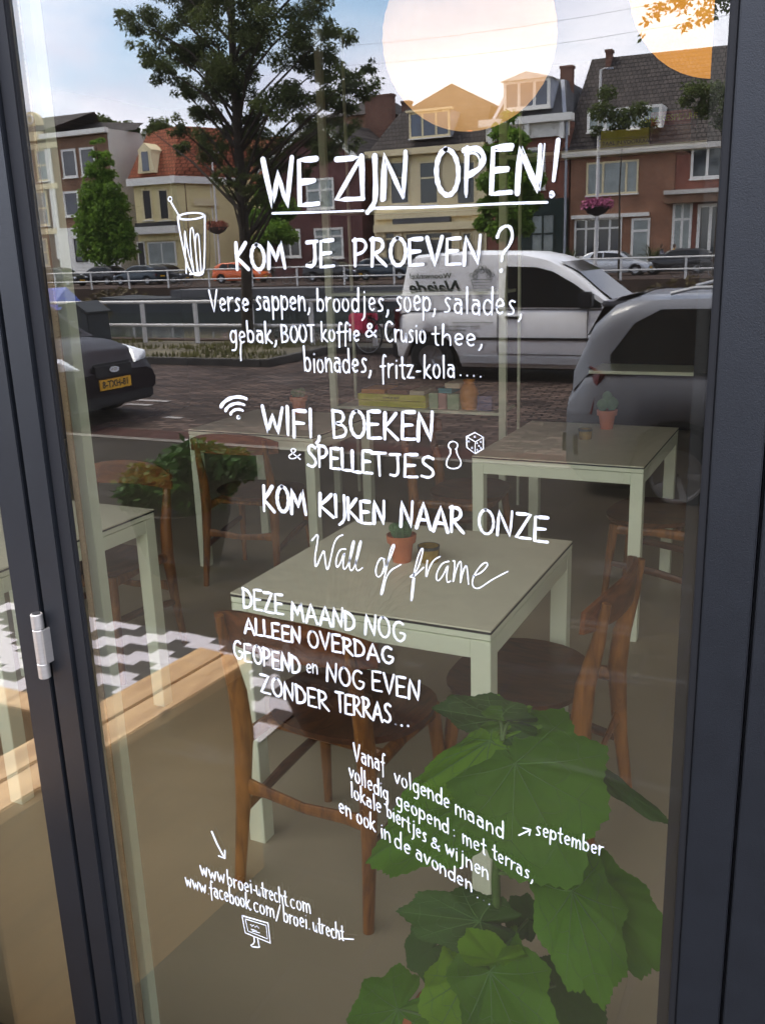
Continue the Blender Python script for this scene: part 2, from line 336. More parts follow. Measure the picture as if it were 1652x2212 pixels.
# zigzag textile
def zigzag_mat():
    m_, nt_, n, l, b = nodes_of('zigzag_weave'); b.inputs['Roughness'].default_value = .95
    g = n.new('ShaderNodeNewGeometry'); sp = n.new('ShaderNodeSeparateXYZ'); l.new(g.outputs['Position'], sp.inputs[0])
    def ma(op, a, b2=None, c2=None):
        q = n.new('ShaderNodeMath'); q.operation = op
        for i, v in enumerate((a, b2, c2)):
            if v is None: continue
            if isinstance(v, (int, float)): q.inputs[i].default_value = v
            else: l.new(v, q.inputs[i])
        return q.outputs[0]
    u = ma('SNAP', sp.outputs['X'], .085)
    tri = ma('PINGPONG', u, .51)
    v = ma('ADD', sp.outputs['Y'], ma('MULTIPLY', tri, .62))
    fr = ma('FRACT', ma('DIVIDE', v, .235)); st = ma('GREATER_THAN', fr, .52)
    mx_ = n.new('ShaderNodeMix'); mx_.data_type = 'RGBA'; l.new(st, mx_.inputs[0]); mx_.inputs[6].default_value = (.52, .49, .53, 1); mx_.inputs[7].default_value = (.028, .026, .028, 1)
    l.new(mx_.outputs[2], b.inputs['Base Color'])
    z = n.new('ShaderNodeTexNoise'); z.inputs['Scale'].default_value = 140; bp = n.new('ShaderNodeBump'); bp.inputs['Strength'].default_value = .4; bp.inputs['Distance'].default_value = .004
    l.new(z.outputs['Fac'], bp.inputs['Height']); l.new(bp.outputs[0], b.inputs['Normal']); return m_
M['zigzag'] = zigzag_mat()

def text_mesh(name, body, size, mat_, parent, mtx, ext=.0006, bold=0.0, shear=0.0):
    cu = bpy.data.curves.new(name, 'FONT'); cu.body = body; cu.size = size; cu.extrude = ext; cu.align_x = 'CENTER'; cu.align_y = 'CENTER'; cu.offset = bold; cu.shear = shear
    cu.resolution_u = 3
    t = bpy.data.objects.new(name, cu); COL.objects.link(t); bpy.context.view_layer.update()
    me = bpy.data.meshes.new_from_object(t.evaluated_get(bpy.context.evaluated_depsgraph_get()))
    bpy.data.objects.remove(t); bpy.data.curves.remove(cu); me.name = name
    me.transform(mtx); me.materials.clear(); me.materials.append(mat_)
    o = bpy.data.objects.new(name, me); COL.objects.link(o); o.parent = parent; return o

# ================================================================== THE SETTING
GZ, SW = -0.17, -0.05         # street level, sidewalk level (the shop floor is 0)
YK = -6.0                     # kerb line of the near sidewalk
def struct(name, mb, m_, label=None, **k):
    o = mb.build(name, m_, **k); tag(o, label, None, None, 'structure'); return o
struct('pavement', MB().box(-60, 40, YK+.12, -.03, -.6, SW), M['sidewalk'], 'dark brick sidewalk in front of the cafe')
struct('kerb', MB().box(-60, 40, YK, YK+.117, -.6, SW+.006), M['kerb'], 'pale concrete kerb along the sidewalk', bevel=.01)
struct('road', MB().box(-70, 45, -14.5, YK-.003, -.8, GZ), M['road'], 'brown clinker brick road')
struct('parking_strip', MB().box(-60, 40, YK-.9, YK-.01, GZ-.02, GZ+.004), M['red_road'], 'reddish brick gutter strip beside the kerb')
mk = MB()
for a in ((320, 876), (160, 893)):
    p = G(*a, GZ); mk.box(p.x-.35, p.x+.05, p.y-.05, p.y+.05, GZ+.004, GZ+.008)
p = G(365, 868, GZ); mk.box(p.x-.5, p.x, p.y-.05, p.y+.05, GZ+.004, GZ+.008)
p = G(375, 903, GZ); mk.box(p.x-.12, p.x+.12, p.y-.04, p.y+.05, GZ+.004, GZ+.008)
p = G(410, 952, GZ); mk.box(p.x-.1, p.x+.1, p.y-.04, p.y+.05, GZ+.004, GZ+.008)
tag(mk.build('road_marking', M['mark']), 'worn white parking marks on the brick road', kind='structure')
# grass verge between road and canal, with an old kerb and a bay cut into it
vx = -8.45
struct('verge', MB().box(-70, vx-.15, -15.3, -12.35, -.8, GZ+.10).box(vx-.148, 45, -15.3, -14.45, -.8, GZ+.098), M['verge'], 'dry grassy verge by the canal railing')
struct('verge_kerb', MB().box(-70, vx-.15, -12.347, -12.20, -.5, GZ+.12).box(vx-.147, vx, -14.3, -12.20, -.5, GZ+.125).box(vx+.003, 45, -14.447, -14.30, -.5, GZ+.118), M['kerb_dark'], 'dark worn kerb edging the verge', bevel=.015)
g_ = MB()
for i in range(5200):
    x = random.uniform(-24, vx-.2) if i % 3 else random.uniform(-16, vx-.2); y = random.uniform(-15.2, -12.4)
    if math.sin(x*1.7)+math.sin(y*3.1+x) < -.2: continue
    h = random.uniform(.03, .12); a = random.random()*6.28; dx, dy = math.cos(a)*.02, math.sin(a)*.02; t = random.uniform(-.04, .04)
    g_.add([(x-dx, y-dy, GZ+.095), (x+dx, y+dy, GZ+.095), (x+t, y+t, GZ+.1+h)], [(0, 1, 2)])
M['grass'] = leaf_mat('dry_grass', (.10, .105, .035), .5, .2)
tag(g_.build('grass', M['grass']), 'short dry grass tufts on the verge', kind='stuff')
struct('quay_wall', MB().box(-90, 60, -15.6, -15.303, -3, GZ+.13), M['quay'], 'low brick quay wall on the near bank')
struct('canal_water', MB().box(-140, 90, -49, -15.5, -3, -1.35), M['water'], 'dark still canal water')
struct('far_quay_wall', MB().box(-140, 90, -49.4, -48.9, -3, GZ+.05), M['quay'], 'brick quay wall on the far bank')
struct('far_street', MB().box(-140, 90, -75, -49.38, -3, GZ), M['road'], 'far street of dark paving beyond the canal')
struct('ground', MB().box(-600, 600, -700, -74.9, -4, GZ-.02).box(-600, 600, -.031, 300, -4, -.06), M['sidewalk'], 'ground far around')
# overgrown band at the far bank
def scrub(name, x0, x1, y, z0, h, n, mt, label):
    q = MB()
    for i in range(n):
        x = random.uniform(x0, x1); z = z0+random.random()**1.5*h*(.6+.4*math.sin(x*.7)); s_ = random.uniform(.08, .2); yy = y+random.uniform(-.3, .5)
        a, b = random.uniform(-s_, s_), random.uniform(-s_, s_)
        q.add([(x-s_, yy, z), (x, yy+a, z-s_*.6), (x+s_, yy+b, z), (x, yy, z+s_*.6)], [(0, 1, 2, 3)])
    return tag(q.build(name, mt), label, kind='stuff')
scrub('undergrowth', -75, 5, -48.4, -1.3, 1.3, 4200, leaf_mat('bank_weeds', (.075, .06, .03), .5, .2), 'brown weeds growing along the far canal bank')

# ------------------------------------------------------------------ railings
def railing(name, P, x0, x1, ztop, zmid, z0, step, r, label, xoff=0):
    t = empty(name, ((x0+x1)/2, -P, z0), 0, label, 'railing')
    def loc(mb): return mb
    for z in (ztop, zmid):
        q = MB().tube([(x0-t.location.x, 0, z-z0), (x1-t.location.x, 0, z-z0)], r, 8, flat=1.0)
        q.build('rail', M['railing'], t, smooth=True)
    post = None; x = x0+xoff
    while x <= x1:
        if post is None: post = MB().box(-r*1.25, r*1.25, -r*.7, r*.7, 0, ztop-z0).build('post', M['railing'], t, bevel=.004)
        else:
            o = post.copy(); COL.objects.link(o)
            o.parent = t; post = o
        post.location = (x-t.location.x, 0, 0); x += step
    return t
pr = O(315, 653, 14.8); pm = O(360, 703, 14.8)
a1, a2 = G(315, 740, GZ+.1), G(425, 742, GZ+.1)
stp = abs(a1.x-a2.x)
railing('canal_railing', 14.85, -13.0-stp*5, 12, pr.z, pm.z, GZ+.1, stp, .035, 'white canal railing on the grassy near bank', xoff=(a1.x-(-13.0-stp*5)) % stp)
railing('canal_railing', 48.9, -75, 20, .93, .34, GZ, 3.2, .045, 'white railing across the water on the far bank', xoff=.7)

# ================================================================== BUILDINGS ACROSS THE CANAL
FP = 66.0
def rect(x0, y0, x1, y1, P=FP):      # pixel rectangle on a facade plane -> X0,X1,Z0,Z1
    a = O(x0, (y0+y1)/2, P); b = O(x1, (y0+y1)/2, P); xm = (x0+x1)/2
    return a.x, b.x, O(xm, y1, P).z, O(xm, y0, P).z
def house(name, label, x0, x1, ye, P=FP, m_=None, depth=9):
    a = O(x0, 480, P); b = O(x1, 480, P); ze = O((x0+x1)/2, ye, P).z
    h = empty(name, ((a.x+b.x)/2, -P, GZ), 0, label, 'house')
    h['P'] = P
    MB().box(a.x-h.location.x, b.x-h.location.x, -depth, 0, 0, ze-GZ).build('wall', m_, h)
    return h, a.x, b.x, ze
def hpart(h, name, x0, x1, z0, z1, m_, d0=0.0, d1=.08, parent=None):
    L0 = h.location
    pa = parent or h
    return MB().box(x0-L0.x, x1-L0.x, -.02+d0, d1, z0-L0.z, z1-L0.z).build(name, m_, pa)
def window(h, r, frame='white', glass='win', nx=1, ny=1, tr=None, fw=.09, base=0.0, sill=True):
    x0, x1, z0, z1 = r; L0 = h.location; q = MB()
    def B(a, b, c, d, e=.07): q.box(a-L0.x, b-L0.x, base-.02, base+e, c-L0.z, d-L0.z)
    B(x0, x0+fw, z0, z1); B(x1-fw, x1, z0, z1); B(x0+fw, x1-fw, z1-fw, z1, .071); B(x0+fw, x1-fw, z0, z0+fw, .071)
    for i in range(1, nx):
        xx = x0+(x1-x0)*i/nx; B(xx-fw/2, xx+fw/2, z0+fw, z1-fw, .066)
    for i in range(1, ny):
        zz = z0+(z1-z0)*i/ny; B(x0+fw, x1-fw, zz-fw/2, zz+fw/2, .062)
    if tr: zz = z0+(z1-z0)*tr; B(x0+fw, x1-fw, zz-fw/2, zz+fw/2, .062)
    w_ = q.build('window', M[frame], h)
    MB().box(x0+fw*.6-L0.x, x1-fw*.6-L0.x, base-.015, base+.03, z0+fw*.6-L0.z, z1-fw*.6-L0.z).build('pane', M[glass], w_)
    if sill: MB().box(x0-.06-L0.x, x1+.06-L0.x, base-.01, base+.16, z0-.08-L0.z, z0-.003-L0.z).build('sill', M['white'], w_)
    return w_
def roof_slope(h, x0, x1, ze, rx0, rx1, zr, back=4.0, m_='dtile', front=.35, thick=.2):
    """Front slope from the eave (x0..x1, ze) up to the ridge (rx0..rx1, zr), and the slope behind it."""
    L0 = h.location; q = MB()
    e0, e1 = (x0-L0.x, front, ze-L0.z), (x1-L0.x, front, ze-L0.z); r0, r1 = (rx0-L0.x, -back, zr-L0.z), (rx1-L0.x, -back, zr-L0.z)
    b0, b1 = (x0-L0.x, -2*back-front, ze-L0.z), (x1-L0.x, -2*back-front, ze-L0.z)
    q.add([e0, e1, r1, r0, b0, b1], [(0, 1, 2, 3), (3, 2, 5, 4), (0, 3, 4), (1, 5, 2), (0, 4, 5, 1)])
    return q.build('roof', M[m_], h)
def chimney(h, r, roof, P, m_='brick_chim'):
    x0, x1, z0, z1 = r; L0 = h.location; d = -(P+L0.y)
    c = MB().box(x0-L0.x, x1-L0.x, d-.6, d+.1, z0-L0.z-1.6, z1-L0.z).box(x0-.06-L0.x, x1+.06-L0.x, d-.66, d+.16, z1-L0.z-.16, z1-L0.z+.003).build('chimney', M[m_], roof or h)
    return c

# H0: white ornamented gable at the far left
h, xa, xb, ze = house('gabled_house', 'narrow cream and maroon house with a round gable ornament, leftmost of the row', -60, 118, 292, m_=M['cmaroon'])
rf = roof_slope(h, xa, xb, ze, xa+2, xb+2.5, O(90, 255, FP+4).z)
cx_, cz_ = O(70, 262, FP-.2).x, O(70, 272, FP-.2).z
q = MB(); q.prism([(cx_+1.15*math.cos(a*math.pi/10)-h.location.x, cz_+1.15*math.sin(a*math.pi/10)-h.location.z) for a in range(11)], 'y', 0, .35); q.build('gable', M['cream'], h)
q = MB(); q.lathe((0, 0, 0), [(.28, 0), (.42, 0), (.42, .12), (.28, .12), (.28, 0)], 18); o = q.build('medallion', M['white'], h); o.rotation_euler = (R(-90), 0, 0); o.location = (cx_-h.location.x, .36, cz_+.5-h.location.z)
hpart(h, 'cornice', xa, xb, ze-.7, ze, M['cream'], 0, .45)
for (a, b) in ((60, 74), (112, 124)): r_ = rect(a, 320, b, 560); hpart(h, 'pilaster', r_[0], r_[1], r_[2], r_[3], M['white'], 0, .10)
for yy in (310, 398, 495): r_ = rect(48, yy, 126, yy+12); hpart(h, 'band', r_[0], r_[1], r_[2], r_[3], M['cream'], 0, .13)
for (y0, y1) in ((322, 392), (412, 488), (515, 575)): window(h, rect(80, y0, 106, y1), 'cream', 'curtain', 1, 2, fw=.16, base=.02)
for (y0, y1) in ((322, 392), (412, 488)): window(h, rect(40, y0, 58, y1), 'white', 'win', 1, 2, fw=.12, base=.02)

# H1: brown brick block with white ground floor
h, xa, xb, ze = house('brown_brick_house', 'brown brick house with white roof fascia behind the small lime tree', 120, 252, 284, m_=M['cbrown'], depth=10)
hpart(h, 'fascia', xa-.25, xb+.15, ze-.28, ze+.12, M['white'], 0, .5)
L0 = h.location
MB().box(xb-L0.x+.003, xb-L0.x+.12, -10, .02, 0, ze+.05-L0.z).build('side_wall', M['offwhite'], h)
q = MB(); q.add([(xa-2-L0.x, -1, ze+.1-L0.z), (xb+1-L0.x, -2.5, ze+.1-L0.z), (xb-L0.x, -5, ze+1.0-L0.z), (xa-3-L0.x, -5, ze+1.9-L0.z)], [(0, 1, 2, 3)]); q.build('roof', M['dtile'], h)
for (a, y0, b, y1) in ((136, 322, 167, 384), (175, 318, 207, 380), (140, 413, 172, 468), (180, 410, 212, 466)): window(h, rect(a, y0, b, y1), 'white', 'win', fw=.17)
r_ = rect(128, 490, 262, 570); hpart(h, 'ground_floor_front', r_[0], xb+.12, GZ, r_[3], M['white'], 0, .12)
for (a, b) in ((215, 238), (165, 190)): window(h, rect(a, 515, b, 566), 'darkpanel', 'win', base=.12, sill=False)

# H2: yellow corner house with red mansard
h, xa, xb, ze = house('yellow_corner_house', 'yellow rendered corner house with red tiled mansard roof and ornate dormer', 296, 388, 384, m_=M['yellow'], depth=5)
L0 = h.location
s1 = O(520, 395, FP+6)             # the side front runs back to the right
MB().hexa([(xb+.003-L0.x, -.02, 0), (s1.x-L0.x, -6.5, 0), (s1.x-L0.x, -8, 0), (xb+.003-L0.x, -5, 0), (xb+.003-L0.x, -.02, ze-GZ), (s1.x-L0.x, -6.5, ze-GZ), (s1.x-L0.x, -8, ze-GZ), (xb+.003-L0.x, -5, ze-GZ)]).build('side_wall', M['yellow'], h)
q = MB(); zt = O(350, 285, FP+2.5).z-L0.z; xr0, xr1 = O(325, 300, FP+2.5).x-L0.x, O(545, 285, FP+8).x-L0.x
q.add([(xa-.3-L0.x, .35, ze-L0.z), (xb+.2-L0.x, .35, ze-L0.z), (s1.x-L0.x+.3, -6.3, ze-L0.z), (xr0, -2.2, zt), (xb-L0.x-1, -2.2, zt+.3), (xr1, -8, zt+.2), (xr0, -7, zt), (xa-.3-L0.x, -6, ze-L0.z)],
      [(0, 1, 4, 3), (1, 2, 5, 4), (3, 4, 5, 6), (0, 3, 6, 7)]); q.build('roof', M['rtile'], h)
hpart(h, 'cornice', xa-.3, xb+.25, ze-.55, ze+.04, M['white'], 0, .55)
MB().hexa([(xb+.26-L0.x, .5, ze-.55-L0.z), (s1.x+.3-L0.x, -6.2, ze-.55-L0.z), (s1.x-L0.x, -6.5, ze-.55-L0.z), (xb+.2-L0.x, -.1, ze-.55-L0.z), (xb+.26-L0.x, .5, ze+.02-L0.z), (s1.x+.3-L0.x, -6.2, ze+.02-L0.z), (s1.x-L0.x, -6.5, ze+.02-L0.z), (xb+.2-L0.x, -.1, ze+.02-L0.z)]).build('side_cornice', M['white'], h)
d = rect(302, 318, 330, 374, FP-.3)
q = MB(); xm_ = (d[0]+d[1])/2-L0.x; w2 = (d[1]-d[0])/2
q.prism([(xm_-w2*1.35, d[2]-L0.z), (xm_+w2*1.35, d[2]-L0.z), (xm_+w2*1.15, d[2]+.6-L0.z), (xm_+w2*.9, d[3]-.5-L0.z), (xm_+w2*1.05, d[3]-.2-L0.z), (xm_+w2*.5, d[3]+.1-L0.z), (xm_, d[3]+.35-L0.z), (xm_-w2*.5, d[3]+.1-L0.z), (xm_-w2*1.05, d[3]-.2-L0.z), (xm_-w2*.9, d[3]-.5-L0.z), (xm_-w2*1.15, d[2]+.6-L0.z)], 'y', -1.2, .42)
dm = q.build('dormer', M['cream'], h)
MB().box(xm_-w2*.5, xm_+w2*.5, .42, .46, d[2]+.15-L0.z, d[3]-.35-L0.z).build('pane', M['win_blue'], dm)
for (a, b) in ((309, 330), (344, 366)): window(h, rect(a, 408, b, 476), 'cream', 'darkpanel', fw=.14)
r_ = rect(296, 480, 388, 489); hpart(h, 'shop_sign', r_[0], r_[1], r_[2], r_[3], M['darkpanel'], 0, .3)
sg = rect(325, 481, 384, 489)
text_mesh('sign_lettering', 'SLIJTERIJ DE ZON', .42, M['white'], h, Matrix.Translation(((sg[0]+sg[1])/2-L0.x, .31, (sg[2]+sg[3])/2-L0.z)) @ Matrix.Rotation(math.pi, 4, 'Z') @ Matrix.Rotation(R(90), 4, 'X')) if False else None
r_ = rect(296, 489, 388, 505); hpart(h, 'awning_box', r_[0], r_[1], r_[2], r_[3], M['white'], 0, .55)
window(h, rect(322, 522, 382, 572), 'white', 'curtain', 2, 1, fw=.12, base=.05)
r_ = rect(304, 512, 390, 520); hpart(h, 'shop_lintel', r_[0], r_[1], r_[2], r_[3], M['yellow'], 0, .18)
window(h, rect(300, 522, 316, 575), 'white', 'darkpanel', fw=.1, base=.05, sill=False)
for px_ in (408, 462):
    p = O(px_, 480, FP+(px_-388)*.045); MB().tube([(p.x-L0.x, p.y-L0.y+.12, 0), (p.x-L0.x, p.y-L0.y+.12, ze-.5-GZ)], .09 if px_ > 450 else .05, 6).build('downpipe', M['white' if px_ > 450 else 'cbrown'], h)
p0, p1 = O(418, 420, FP+1.4), O(470, 420, FP+3.6)
MB().hexa([(p0.x-L0.x, p0.y-L0.y+.03, p0.z-.9-L0.z), (p1.x-L0.x, p1.y-L0.y+.03, p0.z-.9-L0.z), (p1.x-L0.x, p1.y-L0.y-.1, p0.z-.9-L0.z), (p0.x-L0.x, p0.y-L0.y-.1, p0.z-.9-L0.z), (p0.x-L0.x, p0.y-L0.y+.03, p0.z-.3-L0.z), (p1.x-L0.x, p1.y-L0.y+.03, p0.z-.3-L0.z), (p1.x-L0.x, p1.y-L0.y-.1, p0.z-.3-L0.z), (p0.x-L0.x, p0.y-L0.y-.1, p0.z-.3-L0.z)]).build('painted_band', M['cream'], h)

# houses seen under and through the big tree
h, xa, xb, ze = house('red_roofed_house', 'low house with orange tiled roof and skylight half hidden by the big ash', 470, 575, 400, P=FP+8, m_=M['cream'])
rf = roof_slope(h, xa-1, xb, ze, xa, xb, O(520, 300, FP+11).z, m_='rtile')
r_ = rect(428, 335, 452, 372, FP+6.2); MB().box(r_[0]-h.location.x, r_[1]-h.location.x, .1, .3, r_[2]-h.location.z, r_[3]-h.location.z).build('skylight', M['win_blue'], h)
h, xa, xb, ze = house('dark_red_gable_house', 'dark red brick house with white bargeboards beside the ash trunk', 575, 782, 345, m_=M['cmaroon'])
L0 = h.location
q = MB(); zr = O(690, 255, FP).z-L0.z; xp = O(690, 345, FP).x-L0.x
q.add([(xa-L0.x, 0, ze-L0.z), (xb-L0.x, 0, ze-L0.z), (xp, 0, zr), (xa-L0.x, -9, ze-L0.z), (xb-L0.x, -9, ze-L0.z), (xp, -9, zr)], [(0, 1, 2), (3, 5, 4), (0, 2, 5, 3), (1, 4, 5, 2), (0, 3, 4, 1)]); q.build('gable', M['cmaroon'], h)
q = MB(); q.add([(xa-.4-L0.x, .3, ze-.3-L0.z), (xp, .3, zr+.1), (xp, -9.3, zr+.1), (xa-.4-L0.x, -9.3, ze-.3-L0.z), (xb+.4-L0.x, .3, ze-.3-L0.z), (xb+.4-L0.x, -9.3, ze-.3-L0.z)], [(0, 1, 2, 3), (1, 4, 5, 2)]); rf = q.build('roof', M['dtile'], h)
MB().hexa([(xp, .31, zr-.35), (xb+.3-L0.x, .31, ze-.75-L0.z), (xb+.3-L0.x, .4, ze-.75-L0.z), (xp, .4, zr-.35), (xp, .31, zr+.08), (xb+.3-L0.x, .31, ze-.3-L0.z), (xb+.3-L0.x, .4, ze-.3-L0.z), (xp, .4, zr+.08)]).build('bargeboard', M['white'], h)
MB().hexa([(xp, .31, zr-.35), (xa-.3-L0.x, .31, ze-.75-L0.z), (xa-.3-L0.x, .4, ze-.75-L0.z), (xp, .4, zr-.35), (xp, .31, zr+.08), (xa-.3-L0.x, .31, ze-.3-L0.z), (xa-.3-L0.x, .4, ze-.3-L0.z), (xp, .4, zr+.08)]).build('bargeboard', M['white'], h)
window(h, rect(662, 385, 722, 452), 'white', 'curtain', 2, 1, tr=.62, fw=.16)
window(h, rect(680, 492, 742, 558), 'white', 'curtain', 2, 1, tr=.72, fw=.16)
window(h, rect(605, 495, 650, 556), 'white', 'win', 2, 1, tr=.72, fw=.16)
h, xa, xb, ze = house('tall_brown_house', 'tall dark brown house with a broad chimney stack behind the cream house', 700, 826, 250, P=FP+12, m_=M['cbrown'])
rf = roof_slope(h, xa, xb+1, ze, xa+3, xb-1, O(760, 215, FP+15).z)
chimney(h, rect(790, 205, 848, 300, FP+9), rf, FP+9)

# H4: cream house
h, xa, xb, ze = house('cream_shop_house', 'cream rendered shop house with dark mansard and cream framed dormer', 808, 1050, 322, m_=M['cream'])
L0 = h.location
q = MB(); zb = O(930, 240, FP+2.2).z-L0.z; zt = O(975, 180, FP+5).z-L0.z
q.add([(xa-.2-L0.x, .45, ze-L0.z), (xb-L0.x, .45, ze-L0.z), (xb-.4-L0.x, -2.2, zb), (xa+1.3-L0.x, -2.2, zb), (O(975, 180, FP+5).x-L0.x, -5, zt), (xa-.2-L0.x, -9, ze-L0.z), (xb-L0.x, -9, ze-L0.z), (xa+1.3-L0.x, -8, zb), (xb-.4-L0.x, -8, zb)],
      [(0, 1, 2, 3), (3, 2, 4), (2, 8, 4), (8, 7, 4), (7, 3, 4), (0, 3, 7, 5), (1, 6, 8, 2)]); rf = q.build('roof', M['dtile'], h)
hpart(h, 'cornice', xa-.35, xb, ze-.32, ze+.12, M['cream'], 0, .6)
d = rect(884, 240, 972, 297, FP-.2)
MB().box(d[0]-L0.x, d[1]-L0.x, -1.8, .22, d[2]-L0.z, d[3]-L0.z).build('dormer', M['lead'], h)
window(h, d, 'cream', 'win_blue', 3, 1, fw=.14, base=.22); hpart(h, 'dormer_cap', d[0]-.2, d[1]+.2, d[3]+.003, d[3]+.15, M['cream'], 0, .42)
for a in (842, 905, 985): window(h, rect(a, 348, a+42, 442), 'cream', 'win', 1, 1, tr=.62, fw=.12)
for a in (842, 905, 985):
    r_ = rect(a-4, 340, a+46, 348); hpart(h, 'window_head', r_[0], r_[1], r_[2], r_[3], M['yellow'], 0, .12)
r_ = rect(812, 455, 1040, 470); hpart(h, 'fascia', r_[0], r_[1], r_[2], r_[3], M['cream'], 0, .35)
r_ = rect(852, 470, 975, 482); hpart(h, 'shop_sign', r_[0], r_[1], r_[2], r_[3], M['slate'], 0, .4)
r_ = rect(812, 482, 1040, 498); hpart(h, 'shop_cornice', r_[0], r_[1], r_[2], r_[3], M['cream'], 0, .5)
for (a, b) in ((832, 856), (875, 980), (997, 1020)): window(h, rect(a, 500, b, 580), 'cream', 'win', 1, 1, tr=.8, fw=.14, base=.02, sill=False)
for a in (822, 858, 982, 1022): r_ = rect(a, 498, a+12, 590); hpart(h, 'pilaster', r_[0], r_[1], GZ, r_[3], M['cream'], 0, .18)
chimney(h, rect(868, 218, 884, 250, FP+6), rf, FP+6)

# H5: red brick with white cornice
h, xa, xb, ze = house('white_corniced_house', 'red brick house with deep white cornice, slate mansard and white three light dormer', 1052, 1226, 268, m_=M['cred'])
L0 = h.location
q = MB(); zb = O(1140, 182, FP+2.4).z-L0.z
q.add([(xa+.1-L0.x, .2, ze-L0.z), (xb-.1-L0.x, .2, ze-L0.z), (xb-.9-L0.x, -2.2, zb), (xa+.9-L0.x, -2.2, zb), (xa+.1-L0.x, -9, ze-L0.z), (xb-.1-L0.x, -9, ze-L0.z), (xb-.9-L0.x, -8, zb), (xa+.9-L0.x, -8, zb), ((xa+xb)/2-L0.x, -5, zb+.7)],
      [(0, 1, 2, 3), (3, 2, 8), (2, 6, 8), (6, 7, 8), (7, 3, 8), (0, 3, 7, 4), (1, 5, 6, 2)]); rf = q.build('roof', M['slate'], h)
for sx, xx in ((1, xa+.15), (-1, xb-.15)):
    MB().hexa([(xx-L0.x, .22, ze-L0.z), (xx+sx*.25-L0.x, .22, ze-L0.z), (xx+sx*.25-L0.x, .3, ze-L0.z), (xx-L0.x, .3, ze-L0.z), (xx+sx*.85-L0.x, -2.15, zb), (xx+sx*1.1-L0.x, -2.15, zb), (xx+sx*1.1-L0.x, -2.05, zb), (xx+sx*.85-L0.x, -2.05, zb)]).build('flashing', M['lead'], h)
hpart(h, 'cornice', xa-.35, xb+.3, ze-.05, ze+.42, M['white'], 0, .85)
hpart(h, 'frieze', xa, xb, ze-.95, ze-.053, M['white'], 0, .3)
for xx in (xa+.3, (xa+xb)/2, xb-.55): hpart(h, 'bracket', xx, xx+.3, ze-1.15, ze-.056, M['white'], .3, .7)
d = rect(1088, 172, 1188, 236, FP-.1)
MB().box(d[0]-L0.x, d[1]-L0.x, -2.5, .12, d[2]-L0.z, d[3]-L0.z).build('dormer', M['lead'], h)
window(h, d, 'white', 'win_blue', 3, 1, fw=.2, base=.12)
q = MB(); q.prism([(d[0]-.2-L0.x, d[3]+.003-L0.z), (d[1]+.2-L0.x, d[3]+.003-L0.z), ((d[0]+d[1])/2-L0.x, d[3]+.5-L0.z)], 'y', -1.5, .35); q.build('pediment', M['white'], h)
chimney(h, rect(1210, 142, 1235, 182, FP+3), rf, FP+3)
for (a, y0, b, y1) in ((1140, 318, 1178, 410), (1068, 320, 1100, 420)): window(h, rect(a, y0, b, y1), 'white', 'win', 1, 1, tr=.65, fw=.2)
r_ = rect(1120, 430, 1228, 600); hpart(h, 'shop_front', r_[0], xb, GZ, r_[3], M['dgreen'], 0, .25)
window(h, rect(1148, 462, 1200, 548), 'dgreen', 'curtain', 2, 2, fw=.12, base=.25, sill=False)
p = O(1228, 300, FP); MB().tube([(p.x-L0.x-.05, .4, 0), (p.x-L0.x-.05, .4, ze-.2-L0.z), (p.x-.1-L0.x, .55, ze+.3-L0.z)], .09, 6).build('downpipe', M['lead'], h)

# H6 + H7: long brown house with the huge roof
h, xa, xb, ze = house('big_roofed_house', 'orange brown brick house with huge dark tiled roof and wide white framed dormer', 1230, 1452, 325, m_=M['corange'])
L0 = h.location; xr = O(1700, 250, FP).x
a_ = O(1278, 128, FP+5.5); b_ = O(1600, 95, FP+5.5)
q = MB(); q.add([(xa-.6-L0.x, .4, ze-L0.z), (xr-L0.x, .4, ze-L0.z), (b_.x+2-L0.x, -5.5, b_.z-L0.z), (a_.x-L0.x, -5.5, a_.z-L0.z), (xa-.6-L0.x, -11, ze-L0.z), (xr-L0.x, -11, ze-L0.z)], [(0, 1, 2, 3), (0, 3, 4), (3, 2, 5, 4)]); rf = q.build('roof', M['dtile'], h)
hpart(h, 'gutter', xa-.5, xr, ze-.25, ze+.08, M['offwhite'], 0, .62)
chimney(h, rect(1308, 107, 1320, 132, FP+5), rf, FP+5)
d = rect(1268, 232, 1428, 280, FP-.1); MB().box(d[0]-L0.x, d[1]-L0.x, -2.6, .12, d[2]-L0.z, d[3]-L0.z).build('dormer', M['white'], h)
window(h, d, 'white', 'curtain', 4, 1, fw=.18, base=.12)
window(h, rect(1266, 348, 1378, 420), 'cream', 'curtain', 1, 1, fw=.12); r_ = rect(1300, 352, 1304, 417); hpart(h, 'mullion', r_[0], r_[1], r_[2], r_[3], M['cream'], .02, .11); r_ = rect(1350, 352, 1354, 417); hpart(h, 'mullion', r_[0], r_[1], r_[2], r_[3], M['cream'], .02, .11)
r_ = rect(1235, 462, 1402, 470); hpart(h, 'white_lintel', r_[0], r_[1], r_[2], r_[3], M['white'], 0, .3)
window(h, rect(1240, 471, 1342, 556), 'white', 'win', 4, 1, tr=.74, fw=.13, base=.02); window(h, rect(1362, 471, 1402, 575), 'white', 'curtain', 1, 1, tr=.74, fw=.15, base=.02, sill=False)
h, xa, xb, ze = house('red_shop_house', 'red brick shop house at the right end with white framed bay window', 1453, 1760, 325, P=FP-.02, m_=M['cred'], depth=8.9)
window(h, rect(1492, 300, 1600, 384), 'white', 'win', 3, 1, tr=.8, fw=.16)
r_ = rect(1440, 408, 1640, 417); hpart(h, 'canopy', r_[0], r_[1], r_[2], r_[3], M['offwhite'], 0, 1.3)
r_ = rect(1440, 417, 1640, 436); hpart(h, 'sign_band', r_[0], r_[1], r_[2], r_[3], M['cbrown'], 0, 1.1)
